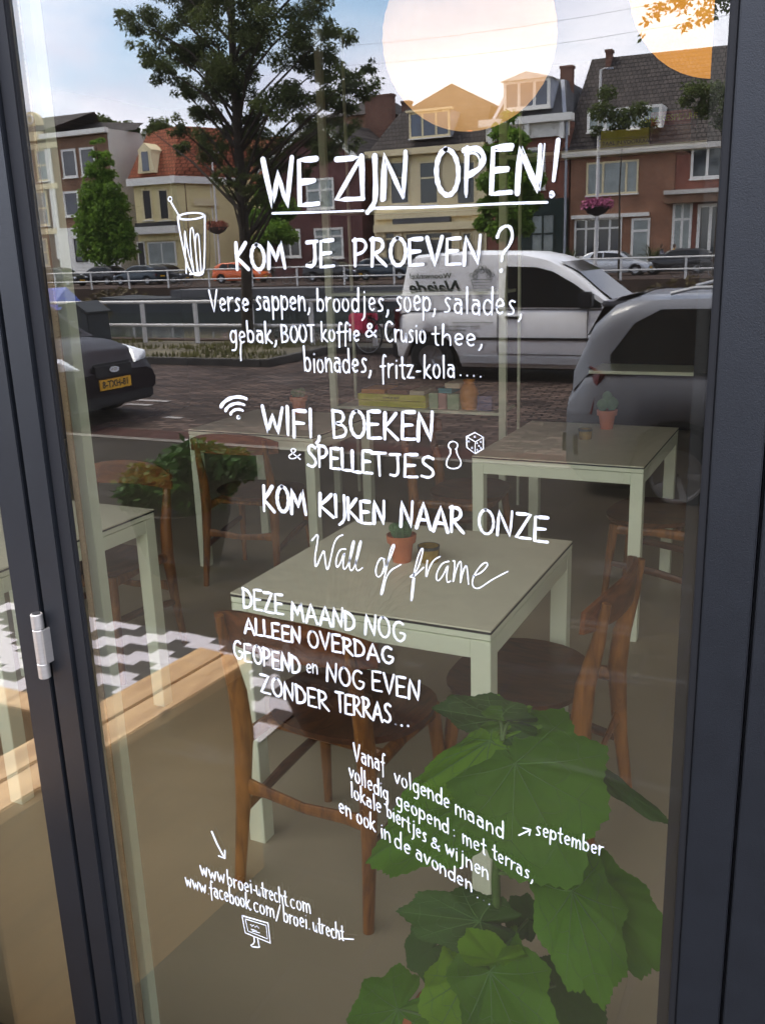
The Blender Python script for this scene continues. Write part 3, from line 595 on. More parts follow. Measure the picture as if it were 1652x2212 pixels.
window(h, rect(1450, 436, 1492, 585), 'white', 'curtain', 2, 1, tr=.75, fw=.16, base=.02, sill=False)
window(h, rect(1503, 440, 1560, 585), 'white', 'win', 2, 1, fw=.2, base=.02, sill=False)
window(h, rect(1570, 440, 1640, 585), 'white', 'win', 2, 1, fw=.2, base=.02, sill=False)

# ================================================================== TREES
def leaves(mb, clumps, n, size, rnd, long=2.2, spread=None, droop=.3):
    tot = sum(c[3]**2 for c in clumps)
    for (x, y, z, r_) in clumps:
        k = int(n*r_*r_/tot)
        for i in range(k):
            u = Vector((rnd.gauss(0, 1), rnd.gauss(0, 1), rnd.gauss(0, 1))).normalized()*r_*rnd.random()**.45
            c = Vector((x, y, z))+Vector((u.x, u.y, u.z*.75))
            s_ = size*rnd.uniform(.6, 1.3)
            d_ = Vector((rnd.uniform(-1, 1), rnd.uniform(-1, 1), rnd.uniform(-.8, .5)-droop)).normalized()
            n_ = d_.cross(Vector((rnd.uniform(-1, 1), rnd.uniform(-1, 1), rnd.uniform(-1, 1)))).normalized()
            a = c; b = c+d_*s_*.5+n_*s_*.5/long; e = c+d_*s_; f = c+d_*s_*.5-n_*s_*.5/long
            mb.add([a, b, e, f], [(0, 1, 2, 3)])
    return mb
rn = random.Random(3)
def tree(name, label, base, ztop, clumps, n, size, lm, tr, long=2.0, forks=None, group=None):
    t = empty(name, base, 0, label, 'tree', group); B = Vector(base)
    tk = MB(); H = ztop-base[2]
    path = [(0, 0, -.1), (.0, 0, H*.2), (rn.uniform(-.05, .05)*H*.3, 0, H*.5), (0, 0, H*.95)]
    tk.tube(path, [tr, tr*.85, tr*.6, tr*.15], 8)
    for c in clumps:
        if forks is False: break
        e = Vector(c[:3])-B; s_ = Vector((0, 0, max(H*.22, min(e.z-e.to_2d().length*.8, H*.85)))); 
        tk.tube([s_, s_.lerp(e, .5)+Vector((0, 0, .05*H)), e], [tr*.32, tr*.2, tr*.06], 5)
    tk.build('trunk', M['bark'], t, smooth=True)
    mb = MB(); leaves(mb, [(c[0]-B.x, c[1]-B.y, c[2]-B.z, c[3]) for c in clumps], n, size, rn, long); mb.build('crown', lm, t)
    return t
def clump_list(spec, P, dp=.8, scale=1.0):
    o_ = []
    for (x, y, r_) in spec:
        p = O(x, y, P+rn.uniform(-dp, dp)); rr = r_/2017.0*(CAM-Vector((p.x, -p.y, p.z))).length
        o_.append((p.x, p.y, p.z, rr*scale))
    return o_
# the big ash on the near verge (pixel outline of the crown followed clump by clump)
ash = [(300, 45, 45), (265, 35, 22), (330, 95, 45), (370, 20, 60), (430, 60, 70), (500, 20, 80), (580, 40, 80), (660, 30, 70), (715, 60, 45), (360, 150, 40), (410, 130, 60), (480, 130, 80), (560, 130, 80), (640, 120, 70), (700, 140, 55), (750, 170, 50), (800, 150, 26), (330, 130, 25),
       (390, 190, 35), (440, 200, 55), (520, 210, 65), (600, 200, 70), (680, 210, 60), (740, 230, 50), (790, 190, 38), (370, 260, 35), (320, 278, 22), (420, 265, 48), (480, 270, 55), (560, 280, 60), (640, 280, 60), (710, 290, 50), (760, 290, 35), (390, 310, 30), (460, 330, 42), (540, 340, 52), (620, 340, 48), (690, 335, 38), (480, 380, 34), (545, 390, 36), (600, 385, 34), (650, 380, 25), (500, 425, 22), (560, 430, 24),
       (450, -60, 100), (600, -60, 110), (520, -170, 130), (700, -80, 70), (350, -50, 60)]
tb = G(534, 745, GZ+.1); tp = O(500, -200, 14.75)
t = empty('ash_tree', tb, 0, 'big dark leaved ash tree on the verge in front of the railing', 'tree')
cl = clump_list(ash, 14.75, 1.3, .92)
tk = MB(); path = [tb-tb, O(532, 560, 14.75)-tb, O(520, 400, 14.75)-tb, O(512, 250, 14.75)-tb, O(500, 60, 14.75)-tb, O(500, -150, 14.75)-tb]
path[0] = Vector((0, 0, -.1)); tk.tube(path, [.125, .105, .10, .09, .07, .03], 10)
spine = path[1:]
for c in cl:
    e = Vector(c[:3])-tb; k = max(0.05, min(.98, (e.z-.8-e.to_2d().length*.35)/path[-1].z)); 
    zz = path[-1].z*k; s_ = Vector((0, 0, zz))
    for i in range(len(path)-1):
        if path[i].z <= zz <= path[i+1].z: s_ = path[i].lerp(path[i+1], (zz-path[i].z)/(path[i+1].z-path[i].z))
    tk.tube([s_, s_.lerp(e, .5)+Vector((rn.uniform(-.1, .1), rn.uniform(-.1, .1), .12)), e], [.035, .022, .006], 5)
tk.build('trunk', M['bark'], t, smooth=True)
mb = MB(); sub = []
for (x, y, z, r_) in cl:                      # ragged: each clump is a handful of smaller sprays
    for k in range(7):
        u = Vector((rn.gauss(0, 1), rn.gauss(0, 1), rn.gauss(0, 1))).normalized()*r_*rn.uniform(.35, 1.05)
        sub.append((x+u.x-tb.x, y+u.y-tb.y, z+u.z*.8-tb.z, r_*rn.uniform(.28, .5)))
leaves(mb, sub, 80000, .082, rn, 3.0, droop=.5); mb.build('crown', M['leaf_big'], t)

def cone_spec(cx0, cx1, y0, y1, w0, w1, k):
    o_ = []
    for i in range(k):
        f = i/(k-1); y = y0+(y1-y0)*f; w_ = w0+(w1-w0)*f**.8*(1 if f < .85 else .8)
        for s_ in ((-.55, .5), (0, .6), (.55, .5)): o_.append((cx0+(cx1-cx0)*f+s_[0]*w_+rn.uniform(-4, 4), y+rn.uniform(-6, 6), max(w_*s_[1], 7)))
    return o_
P2 = 60
b_ = G(232, 600, GZ); b_ = Vector((O(232, 540, P2).x, -P2, GZ))
tree('lime_tree', 'bright green conical street tree before the brown brick house', b_, O(215, 300, P2).z, clump_list(cone_spec(212, 232, 305, 545, 10, 82, 11), P2, .8, .8), 13000, .30, M['leaf_far'], .16, 1.5, forks=False, group='young street trees across the canal')
b_ = Vector((O(1095, 540, P2).x, -P2, GZ))
tree('lime_tree', 'bright green street tree between cream house and white corniced house', b_, O(1085, 250, P2).z, clump_list([(1100, 250, 18), (1085, 285, 30), (1110, 300, 34), (1060, 330, 30), (1090, 340, 46), (1130, 345, 34), (1150, 385, 32), (1060, 390, 36), (1100, 400, 50), (1065, 440, 36), (1110, 455, 48), (1145, 430, 32), (1045, 480, 26), (1085, 495, 36), (1130, 490, 26)], P2, .8, .85), 13000, .30, M['leaf_far'], .16, 1.5, forks=False, group='young street trees across the canal')
b_ = Vector((O(585, 540, P2).x, -P2, GZ))
tree('lime_tree', 'street tree glimpsed just right of the big ash trunk', b_, O(590, 420, P2).z, clump_list([(580, 420, 40), (610, 450, 40), (560, 470, 36), (600, 500, 40), (570, 520, 30), (625, 510, 22)], P2, .8, .85), 6000, .30, M['leaf_far'], .16, 1.5, forks=False, group='young street trees across the canal')
P3 = 24
b_ = Vector((O(1375, 540, P3).x, -P3-8, -1.5))
def crown_only(): pass
# a tree beyond the right edge whose sprays hang into view, on the near verge
P4 = 15.0
bx = Vector((O(1950, 600, P4).x, -14.9, GZ+.1))
tree('plane_tree', 'tree at the far right whose leafy sprays hang over the roofs', bx, O(1900, -100, P4).z, clump_list([(1470, 5, 30), (1420, 20, 26), (1520, 30, 30), (1480, 55, 18), (1386, 75, 10), (1395, 45, 12), (1560, -20, 60), (1700, -60, 110), (1850, 0, 150), (2000, 60, 150), (1900, 200, 100)], P4, .5, .8), 7500, .10, M['leaf_big'], .2, 2.2, forks=False)
P5 = 52
for (nm, lb, sp_, bxp) in (('birch_tree', 'thin dark tree standing before the wide white framed dormer', [(1310, 200, 26), (1300, 240, 34), (1345, 255, 34), (1380, 235, 28), (1330, 285, 26), (1400, 270, 24), (1290, 280, 18)], 1338),
                           ('birch_tree', 'thin dark tree before the right end of the huge roof', [(1500, 190, 30), (1540, 200, 40), (1580, 220, 40), (1520, 235, 30), (1480, 215, 20), (1560, 262, 28)], 1545)):
    b_ = Vector((O(bxp, 500, P5).x, -P5, GZ)); tree(nm, lb, b_, O(bxp, 210, P5).z, clump_list(sp_, P5, .6, .8), 2600, .20, M['leaf_big'], .07, 2.0, group='thin trees on the far quay')
for (px_, py_, r_) in ((440/2+0, 268, 26), (275, 276, 18), (350, 280, 22)):
    b_ = O(px_, py_+20, 95); b_.z = GZ
    tree('garden_tree', {220: 'rounded tree peeping over the brown brick house', 275: 'small tree top between brown house and red mansard', 350: 'tree behind the ornate dormer of the yellow house'}[int(px_)], b_, O(px_, py_, 95).z, clump_list([(px_-10, py_, r_*.7), (px_+10, py_+3, r_*.8), (px_, py_-4, r_*.7)], 95, 1, 1), 1500, .5, M['leaf_big'], .25, 1.6, forks=False)

# ================================================================== VEHICLES
def wheel(parent, x, y, z, r=.31, w=.2, cover=False, arms=5):
    wh = empty('wheel', (x, y, z)); wh.parent = parent
    q = MB(); prof = [(r*.60, -w/2), (r*.9, -w/2), (r, -w*.36), (r, w*.36), (r*.9, w/2), (r*.60, w/2), (r*.60, -w/2)]
    T = Matrix.Rotation(R(90), 4, 'X')
    q.lathe((0, 0, 0), prof, 28); q.build('tyre', M['tyre'], wh, smooth=True, tf=T)
    q = MB(); q.lathe((0, 0, 0), [(r*.62, -w*.42), (r*.62, w*.42), (r*.56, w*.42), (r*.54, w*.2), (.01, w*.2), (.01, -w*.2), (r*.54, -w*.2), (r*.56, -w*.42), (r*.62, -w*.42)], 24)
    for k in range(arms):
        a = 2*math.pi*k/arms
        for sgn in (1, -1):
            q.add([(math.cos(a+da)*rr*r, math.sin(a+da)*rr*r, sgn*w*zz) for (rr, da, zz) in ((.1, -.5, .24), (.1, .5, .24), (.56, .14, .40), (.56, -.14, .40), (.1, -.5, .2), (.1, .5, .2), (.56, .14, .2), (.56, -.14, .2))], [(0, 1, 2, 3), (4, 5, 6, 7), (0, 1, 5, 4), (1, 2, 6, 5), (2, 3, 7, 6), (3, 0, 4, 7)])
    q.build('rim', M['rim'], wh, smooth=False, tf=T)
    return wh
def interp(tab, x):
    for i in range(len(tab)-1):
        if tab[i][0] <= x <= tab[i+1][0]:
            t = (x-tab[i][0])/(tab[i+1][0]-tab[i][0]); t = t*t*(3-2*t)*.5+t*.5
            return tab[i][1]+(tab[i+1][1]-tab[i][1])*t
    return tab[0][1] if x < tab[0][0] else tab[-1][1]
def car(name, label, loc, rz, Ln, Wd, deck, roof, wb, paintm, wr=.31, cab_in=.11, group=None, cat='car', side_glass=None, front=None, detail=True, screens=None):
    """Local frame: front at +x, length Ln centred on 0, ground z=0. deck: belt height table, roof: table of roof height over the cabin."""
    t = empty(name, loc, rz, label, cat, group)
    X0, X1 = -Ln/2, Ln/2; n = 34
    def hw(x):                                   # half width in plan, rounded ends
        e = min((x-X0), (X1-x)); k = max(0, 1-e/.42); return Wd/2*(1-.13*k**2.4)
    wx = wb
    q = MB(); secs = []
    for i in range(n+1):
        x = X0+(X1-X0)*i/n; w_ = hw(x); d = interp(deck, x)
        zb = .20
        for c in wx:
            dd = abs(x-c)
            if dd < wr*1.22: zb = max(zb, wr*.95+math.sqrt(max(0, (wr*1.22)**2-dd*dd))-.0)
        endk = max(0, 1-min(x-X0, X1-x)/.10); zb0 = zb+.10*endk
        zm = min(.55, d-.12); zb0 = min(zb0, d-.14)
        sec = [(w_*.90, min(zb0, d-.14)), (w_*.985, max(zb0+.02, .34)), (w_, max(zb0+.04, zm)), (w_*.985, max(zb0+.06, d-.10)), (w_*.94, d-.03), (w_*.80, d+.012), (0, d+.035)]
        ring = [(x, y, z) for y, z in sec]+[(x, -y, z) for y, z in reversed(sec[:-1])]
        secs.append(ring)
    m_ = len(secs[0])
    for r_ in secs: q.v += r_
    for i in range(n):
        for k in range(m_-1): q.f.append((i*m_+k, i*m_+k+1, (i+1)*m_+k+1, (i+1)*m_+k)); q.mi.append(0)
    q.f.append(tuple(range(m_))); q.mi.append(0); q.f.append(tuple(n*m_+k for k in range(m_-1, -1, -1))); q.mi.append(0)
    body = q.build('body', paintm, t, smooth=True)
    # cabin
    c0, c1 = roof[0][0], roof[-1][0]; k_ = 26; q = MB(); rings = []
    def cab_w(x, z):
        d = interp(deck, x); f = max(0, min(1, (z-d)/.55)); return hw(x)*.955-cab_in*f-.03*f*f
    for i in range(k_+1):
        x = c0+(c1-c0)*i/k_; zr = interp(roof, x); d = interp(deck, x)-.01; h_ = max(zr-d, .004)
        ring = [(x, cab_w(x, d+h_*f), d+h_*f) for f in (0, .3, .6, .82)]+[(x, cab_w(x, d+h_*.95)-.035, d+h_*.95), (x, cab_w(x, zr)*.75, zr), (x, 0, zr+.012)]
        rings.append(ring+[(a, -b, c) for a, b, c in reversed(ring[:-1])])
    mm = len(rings[0])
    for r_ in rings: q.v += r_
    for i in range(k_):
        for k in range(mm-1): q.f.append((i*mm+k, i*mm+k+1, (i+1)*mm+k+1, (i+1)*mm+k)); q.mi.append(0)
    q.f.append(tuple(range(mm))); q.mi.append(0); q.f.append(tuple(k_*mm+k for k in range(mm-1, -1, -1))); q.mi.append(0)
    q.build('cabin', paintm, t, smooth=True)
    # side windows: polygons (x, z) laid on the cabin side
    for poly in (side_glass or []):
        for s_ in (1, -1):
            n2 = len(poly); q = MB()
            inner = [(x, s_*(cab_w(x, z)+.004), z) for x, z in poly]; outr = [(x, s_*(cab_w(x, z)+.012), z) for x, z in poly]
            q.add(inner+outr, [tuple(range(n2)), tuple(range(2*n2-1, n2-1, -1))]+[(i, (i+1) % n2, n2+(i+1) % n2, n2+i) for i in range(n2)]); q.build('side_window', M['carglass'], t)
    for (xa_, xb_) in (screens or []):           # windscreen / rear screen lies on the cabin slope between xa_ and xb_
        q = MB(); sg = 1 if xb_ > (c0+c1)/2 else -1
        P_ = []
        for f in (0.06, .35, .65, .93):
            x = xa_+(xb_-xa_)*f; z = interp(roof, x); w_ = cab_w(x, z)*.80
            P_.append([(x+sg*.014, w_*(a), z+.018) for a in (1, .5, 0, -.5, -1)])
        for i in range(3):
            for j in range(4): q.add([P_[i][j], P_[i][j+1], P_[i+1][j+1], P_[i+1][j]], [(0, 1, 2, 3)])
        q.build('windscreen' if sg > 0 else 'rear_window', M['carglass'], t, smooth=True)
    for c in wx:
        for s_ in (1, -1): wheel(t, c, s_*(Wd/2-.12), wr, wr, .2, arms=5 if detail else 5)
    q = MB()
    q.box(X0+.25, X1-.25, -Wd/2+.12, Wd/2-.12, .17, .45); q.build('underbody', M['plastic'], t)
    return t, hw
YAWC = 0.0
# dark hatchback, front towards +x, parked on the near side of the road
kx = G(222, 842, GZ+.45); 
kia_L, kia_W = 3.9, 1.66
kia_front = -7.35
kia_y = -(6.42+kia_W/2)
kd = [(-1.95, .90), (-1.0, .92), (.3, .92), (.75, .90), (1.3, .86), (1.7, .76), (1.88, .62), (1.95, .55)]
kr = [(-1.80, .98), (-1.62, 1.30), (-1.1, 1.44), (-.2, 1.47), (.25, 1.40), (1.0, .90)]
kt, khw = car('black_hatchback', 'very dark hatchback parked facing right with yellow number plate, beside the kerb', (kia_front-kia_L/2, kia_y, GZ), 0, kia_L, kia_W, kd, kr, (-1.2, 1.18), M['pblack'], .29,
          side_glass=[[(-1.45, .97), (-.75, .98), (-.75, 1.36), (-1.2, 1.34)], [(-.68, .98), (.62, .97), (.2, 1.30), (-.1, 1.38), (-.68, 1.38)]], screens=[(1.0, .22), (-1.80, -1.45)])
F = kia_L/2
q = MB(); q.box(F-.06, F+.012, -.33, .33, .50, .68); gr = q.build('grille', M['plastic'], kt, bevel=.03)
q = MB(); q.lathe((0, 0, 0), [(0, 0), (.055, 0), (.055, .012), (.045, .012), (.045, .006), (0, .006)], 24)
bd = q.build('badge', M['lampclear'], kt, tf=Matrix.Translation((F+.013, 0, .60)) @ Matrix.Rotation(R(90), 4, 'Y') @ Matrix.Diagonal((.6, 1.35, 1, 1)))
text_mesh('badge_lettering', 'KIA', .05, M['steel'], kt, Matrix.Translation((F+.022, 0, .60)) @ Matrix.Rotation(R(90), 4, 'Z') @ Matrix.Rotation(R(90), 4, 'X'), bold=.0015)
pl = MB().box(F+.006, F+.02, -.26, .26, .38, .50).build('number_plate', M['plate'], kt, bevel=.004)
text_mesh('plate_lettering', '18-HXT-8', .105, M['ink'], pl, Matrix.Translation((F+.0215, 0, .44)) @ Matrix.Rotation(R(90), 4, 'Z') @ Matrix.Rotation(R(90), 4, 'X'), bold=.003)
MB().box(F-.12, F+.002, -.68, .68, .19, .345).build('lower_grille', M['plastic'], kt, bevel=.03)
for s_ in (1, -1):
    q = MB(); pts = [(F-.10, s_*.44, .62), (F-.16, s_*.70, .64), (F-.46, s_*.765, .73), (F-.50, s_*.72, .80), (F-.24, s_*.56, .755)]
    cen = Vector((F-.12, s_*.66, .72)); n2 = 5
    q.add([(a+.05, b+s_*.012, c+.01) for a, b, c in pts]+[(a-.06, b-s_*.06, c-.02) for a, b, c in pts]+[(cen.x+.02, cen.y+s_*.05, cen.z+.02)], [(i, (i+1) % 5, 10) for i in range(5)]+[(i, (i+1) % 5, 5+(i+1) % 5, 5+i) for i in range(5)])
    q.build('headlight', M['lampclear'], kt, smooth=False, bevel=.01)
    MB().box(F-.42, F-.30, s_*.80-.02, s_*.80+.02, .40, .44).build('fog_lamp', M['lampclear'], kt)
    q = MB(); q.lathe((0, 0, 0), [(0, -.09), (.07, -.07), (.085, 0), (.07, .07), (0, .09)], 12); q.build('mirror', M['pblack'], kt, smooth=True, tf=Matrix.Translation((.55, s_*(kia_W/2+.05), .98)))

# white delivery van in the bay
vL, vW = 4.35, 1.78
vp = G(870, 730, GZ+.55)
van_y = -(11.3+vW/2)
v0 = G(934, 808, GZ); 
vx0 = O(850, 700, 11.35).x
vd = [(-2.175, .95), (-1.9, 1.02), (0, 1.04), (.95, 1.03), (1.25, 1.00), (1.75, .88), (2.05, .72), (2.175, .58)]
vr = [(-2.13, 1.0), (-2.08, 1.62), (-1.9, 1.80), (-1.2, 1.83), (-.35, 1.80), (.0, 1.73), (.26, 1.59), (1.05, 1.02)]
vt, vhw = car('delivery_van', 'white delivery van with shop lettering and closed load side, parked in the bay', (vx0+vL/2, van_y, GZ), 0, vL, vW, vd, vr, (-1.60, 1.30), M['pwhite'], .32, cab_in=.07, cat='van',
              side_glass=[[(-.52, 1.06), (.80, 1.04), (.78, 1.10), (.42, 1.36), (.12, 1.53), (-.1, 1.59), (-.52, 1.61)]], screens=[(1.03, .10)])
vt.scale = (1, 1, .955)
for s_ in (1, -1):
    MB().box(-1.15, .95, s_*vW/2-.01, s_*vW/2+.016, .60, .635).build('rubbing_strip', M['plastic'], vt)
    MB().box(-1.15, .90, s_*vW/2-.035, s_*vW/2+.010, .26, .37).build('sill', M['plsilver'], vt, bevel=.01)
    MB().box(-.50, -.30, s_*(vW/2-.02)-.012, s_*(vW/2-.02)+.03, .90, .93).build('door_handle', M['plastic'], vt, bevel=.006)
    q = MB(); q.box(-.605, -.598, s_*vW/2-.012, s_*vW/2+.003, .40, 1.0); q.box(.62, .627, s_*vW/2-.03, s_*vW/2+.002, .42, 1.0); q.box(-.60, .62, s_*vW/2-.015, s_*vW/2+.003, .395, .402); q.build('door_seam', M['plastic'], vt)
    q = MB(); q.box(-.09, .09, -.1, .1, -.11, .11); q.build('mirror', M['plastic'], vt, bevel=.03, tf=Matrix.Translation((.62, s_*(vW/2+.09), 1.15)))
    q = MB(); q.box(-2.16, -2.10, s_*.80-.05, s_*.80+.05, .60, 1.05); q.build('tail_light', M['lampred'], vt, bevel=.012)
    q = MB(); q.box(1.88, 2.05, s_*.66-.09, s_*.66+.12, .60, .78); q.build('headlight', M['lampclear'], vt, bevel=.04)
MB().box(-2.24, -2.10, -.78, .78, .30, .55).build('rear_bumper', M['plastic'], vt, bevel=.03)
# lettering on the near load side (its +y side faces the cafe)
yy = vW/2-.045
TV = Matrix.Translation((0, yy, 0)) @ Matrix.Rotation(R(180), 4, 'Z') @ Matrix.Rotation(R(90+4.5), 4, 'X')
def vtext(s_, x, z, sz, shear=0, b=0.0, m_=None):
    text_mesh('lettering', s_, sz, m_ or M['ink_green'], vt, Matrix.Translation((x, vW/2*.955-.07*max(0, min(1, (z-1.03)/.55))-.03*max(0, min(1, (z-1.03)/.55))**2+.012, z)) @ Matrix.Rotation(R(180), 4, 'Z') @ Matrix.Rotation(R(90+8 if z > 1.05 else 90), 4, 'X'), ext=.003, bold=b, shear=shear)
vtext('Woonwinkel', -1.62, 1.50, .12)
vtext('Najade', -1.52, 1.33, .27, .35, .006)
# flower basket emblem
q = MB()
def vpt(x, z): f = max(0, min(1, (z-1.03)/.55)); return (x, vW/2*.955-.07*f-.03*f*f+.014, z)
ex, ez = -.86, 1.38
for k in range(11):
    a = math.pi*k/10; c = (ex+.16*math.cos(a)*(.6+.4*(k % 2)), ez+.10+.13*math.sin(a)*(.55+.45*((k+1) % 2)))
    q.tube([vpt(c[0]+.028*math.cos(b), c[1]+.028*math.sin(b)) for b in [2*math.pi*i/8 for i in range(9)]], .004, 4)
q.tube([vpt(ex-.15, ez+.06), vpt(ex+.15, ez+.06), vpt(ex+.09, ez-.12), vpt(ex-.09, ez-.12), vpt(ex-.15, ez+.06)], .005, 4)
for k in range(4): q.tube([vpt(ex-.12+.01*k, ez+.02-.04*k), vpt(ex+.12-.01*k, ez+.02-.04*k)], .003, 4)
q.tube([vpt(ex-.03, ez-.12), vpt(ex-.03, ez-.17), vpt(ex+.03, ez-.17), vpt(ex+.03, ez-.12)], .004, 4)
q.build('flower_basket_emblem', M['ink_green'], vt)
for k in range(4):
    q = MB(); x = -1.25-.1*k
    for i in range(9-k*2+3):
        q.tube([(x+i*.05, vW/2+.003, .84-.055*k), (x+i*.05+.032, vW/2+.003, .85-.055*k)], .006, 4)
    if k < 3: q.build('small_print', M['ink_green'], vt)

# blue grey estate car at the right, rear corner towards the camera
sL, sW = 4.35, 1.72
s_rear = -1.62
sd_ = [(-2.175, .80), (-2.05, .97), (-1.5, .99), (.5, .96), (1.1, .92), (1.8, .78), (2.175, .58)]
sr = [(-2.14, .98), (-2.08, 1.16), (-1.96, 1.37), (-1.80, 1.44), (-.6, 1.46), (.2, 1.42), (1.12, .93)]
st_, shw = car('estate_car', 'blue grey estate car seen from its rear corner, partly behind the right door frame', (s_rear+sL/2, -(5.12+sW/2), GZ), 0, sL, sW, sd_, sr, (-1.42, 1.35), M['psilver'], .30, cab_in=.14,
             side_glass=[[(-1.88, 1.08), (-1.87, .99), (-.72, .98), (-.72, 1.37), (-1.58, 1.365), (-1.74, 1.28)], [(-.64, .99), (.1, .985), (.1, 1.36), (-.64, 1.37)], [(.17, .985), (.85, .98), (.45, 1.25), (.17, 1.35)]], screens=[(1.1, .2), (-2.10, -1.72)])
for s_ in (1, -1):
    q = MB(); q.add([(-2.17, s_*.60, .66), (-2.14, s_*.76, .66), (-1.98, s_*.832, .68), (-1.93, s_*.825, .96), (-2.02, s_*.80, 1.0), (-2.10, s_*.68, .99)]+[(-2.05, s_*.55, .66), (-2.05, s_*.66, .66), (-1.90, s_*.75, .68), (-1.86, s_*.74, .96), (-1.95, s_*.70, 1.0), (-2.02, s_*.58, .99)],
          [(0, 1, 2, 3, 4, 5), (6, 11, 10, 9, 8, 7)]+[(i, (i+1) % 6, 6+(i+1) % 6, 6+i) for i in range(6)]); q.build('tail_light', M['lampred'], st_, bevel=.01)
    MB().tube([(-1.55, s_*.58, 1.455), (-1.4, s_*.59, 1.49), (-.2, s_*.59, 1.50), (.05, s_*.58, 1.46)], .014, 6).build('roof_rail', M['plsilver'], st_, smooth=True)
    MB().box(-1.0, 1.0, s_*sW/2-.012, s_*sW/2+.014, .50, .545).build('rubbing_strip', M['plastic'], st_, bevel=.005)
    MB().box(-.62, -.46, s_*sW/2-.03, s_*sW/2+.022, .84, .87).build('door_handle', M['psilver'], st_, bevel=.006)
    q = MB(); q.box(-.69, -.683, s_*sW/2-.02, s_*sW/2+.003, .34, .96); q.box(.13, .137, s_*sW/2-.02, s_*sW/2+.003, .34, .96); q.build('door_seam', M['plastic'], st_)
q = MB(); q.box(-2.215, -1.90, -.79, .79, .30, .63); q.build('rear_bumper', M['plastic'], st_, bevel=.10)
MB().box(-2.0, -1.75, -.6, .6, 1.375, 1.41).build('rear_spoiler', M['psilver'], st_, bevel=.012)
MB().box(-2.23, -2.217, -.26, .26, .42, .53).build('number_plate', M['plate'], st_)

# parked cars on the far street
gd = [(-2.1, .82), (-1.6, .92), (.6, .92), (1.1, .88), (1.8, .74), (2.1, .55)]
gr_ = [(-2.0, .88), (-1.75, 1.25), (-1.3, 1.42), (-.1, 1.46), (.3, 1.38), (1.15, .9)]
gside = [[(-1.45, .97), (-.65, .97), (-.65, 1.34), (-1.2, 1.34)], [(-.58, .97), (.75, .95), (.28, 1.28), (-.58, 1.36)]]
fars = [(1330, M['plsilver'], 'light silver hatchback with red tail lamps on the far quay right of the lamp post', 0, 0), (1462, M['pdark'], 'black car parked nose left before the terrace on the far quay', math.pi, 1.5),
        (520, M['porange'], 'bright orange car on the far quay beside the ash trunk', 0, 0), (130, M['pdark'], 'black car at the left end of the far quay, first from the door frame', 0, 0),
        (215, M['pdark'], 'black car on the far quay below the small lime tree', math.pi, 2), (300, M['pblue'], 'dark blue green car on the far quay before the yellow corner house', math.pi, 0), (355, M['pdark'], 'dark car on the far quay before the shop window of the yellow house', 0, 1.5),
        (720, M['pdark'], 'dark car on the far quay before the dark red gable house', 0, 0), (835, M['pblue'], 'dark car on the far quay just left of the white van roof', 0, 1.0)]
for (px_, pm_, lb, rz_, dy) in fars:
    p = O(px_, 560, 57.0+dy)
    ft, _ = car('parked_car', lb, (p.x, p.y, GZ), rz_, 4.1, 1.7, gd, gr_, (-1.25, 1.3), pm_, .31, side_glass=gside, screens=[(1.1, .3), (-1.98, -1.6)], group='cars parked along the far quay', detail=False)
    for s_ in (1, -1):
        MB().box(-2.07, -1.95, s_*.66-.10, s_*.66+.10, .62, .80).build('tail_light', M['lampred'], ft, bevel=.02)
        MB().box(1.78, 1.99, s_*.62-.10, s_*.62+.12, .58, .72).build('headlight', M['lampclear'], ft, bevel=.02)
    MB().box(2.05, 2.075, -.26, .26, .38, .49).build('number_plate', M['plate'], ft); MB().box(-2.11, -2.085, -.26, .26, .58, .69).build('number_plate', M['plate'], ft)

# ------------------------------------------------------------------ bicycles
def ring(mb, c, r_, t_, n=28, k=6):
    mb.tube([(c[0]+r_*math.cos(2*math.pi*i/n), c[1], c[2]+r_*math.sin(2*math.pi*i/n)) for i in range(n+1)], t_, k, caps=False)
def bicycle(label, loc, rz, fm, bag=None, group=None):
    t = empty('bicycle', loc, rz, label, 'bicycle', group)
    for x in (-.53, .53):
        wh = empty('wheel', (x, 0, .34)); wh.parent = t
        q = MB(); ring(q, (0, 0, 0), .325, .018); q.build('tyre', M['tyre'], wh, smooth=True)
        q = MB()
        for i in range(14): a = math.pi*2*i/14; q.tube([(0, 0, 0), (.31*math.cos(a), 0, .31*math.sin(a))], .0018, 3)
        ring(q, (0, 0, 0), .305, .009, 28, 4); q.build('rim', M['rim'], wh)
    q = MB()
    for a, b in (((-.1, 0, .30), (-.22, 0, .80)), ((-.1, 0, .30), (.34, 0, .78)), ((-.20, 0, .72), (.33, 0, .84)), ((-.1, 0, .30), (-.53, 0, .34)), ((-.20, 0, .70), (-.53, 0, .34)), ((.36, 0, .92), (.53, 0, .34)), ((.31, 0, 1.02), (.40, 0, .70))): q.tube([a, b], .016, 6)
    q.build('frame', fm, t, smooth=True)
    MB().tube([(-.02, .28, 1.02), (.1, .24, 1.05), (.30, 0, 1.04), (.1, -.24, 1.05), (-.02, -.28, 1.02)], .012, 6).build('handlebar', M['rim'], t, smooth=True)
    q = MB(); q.lathe((-.24, 0, .86), [(0, -.02), (.07, -.01), (.10, .03), (.07, .06), (0, .065)], 12); q.build('saddle', M['plastic'], t, smooth=True)
    q = MB(); q.box(-.85, -.35, -.06, .06, .74, .755); q.tube([(-.80, .05, .745), (-.55, .05, .34)], .006, 4); q.tube([(-.80, -.05, .745), (-.55, -.05, .34)], .006, 4); q.build('carrier', M['plastic'], t)
    if bag:
        for s_ in (1, -1): MB().box(-.80, -.44, s_*.15-.07, s_*.15+.07, .40, .74).build('pannier', bag, t, bevel=.03)
    return t
bp = O(815, 735, 14.0)
bicycle('bicycle with pink panniers leaning by the railing left of the van', (bp.x+.2, -14.15, GZ), R(12), M['pdark'], M['pink'])
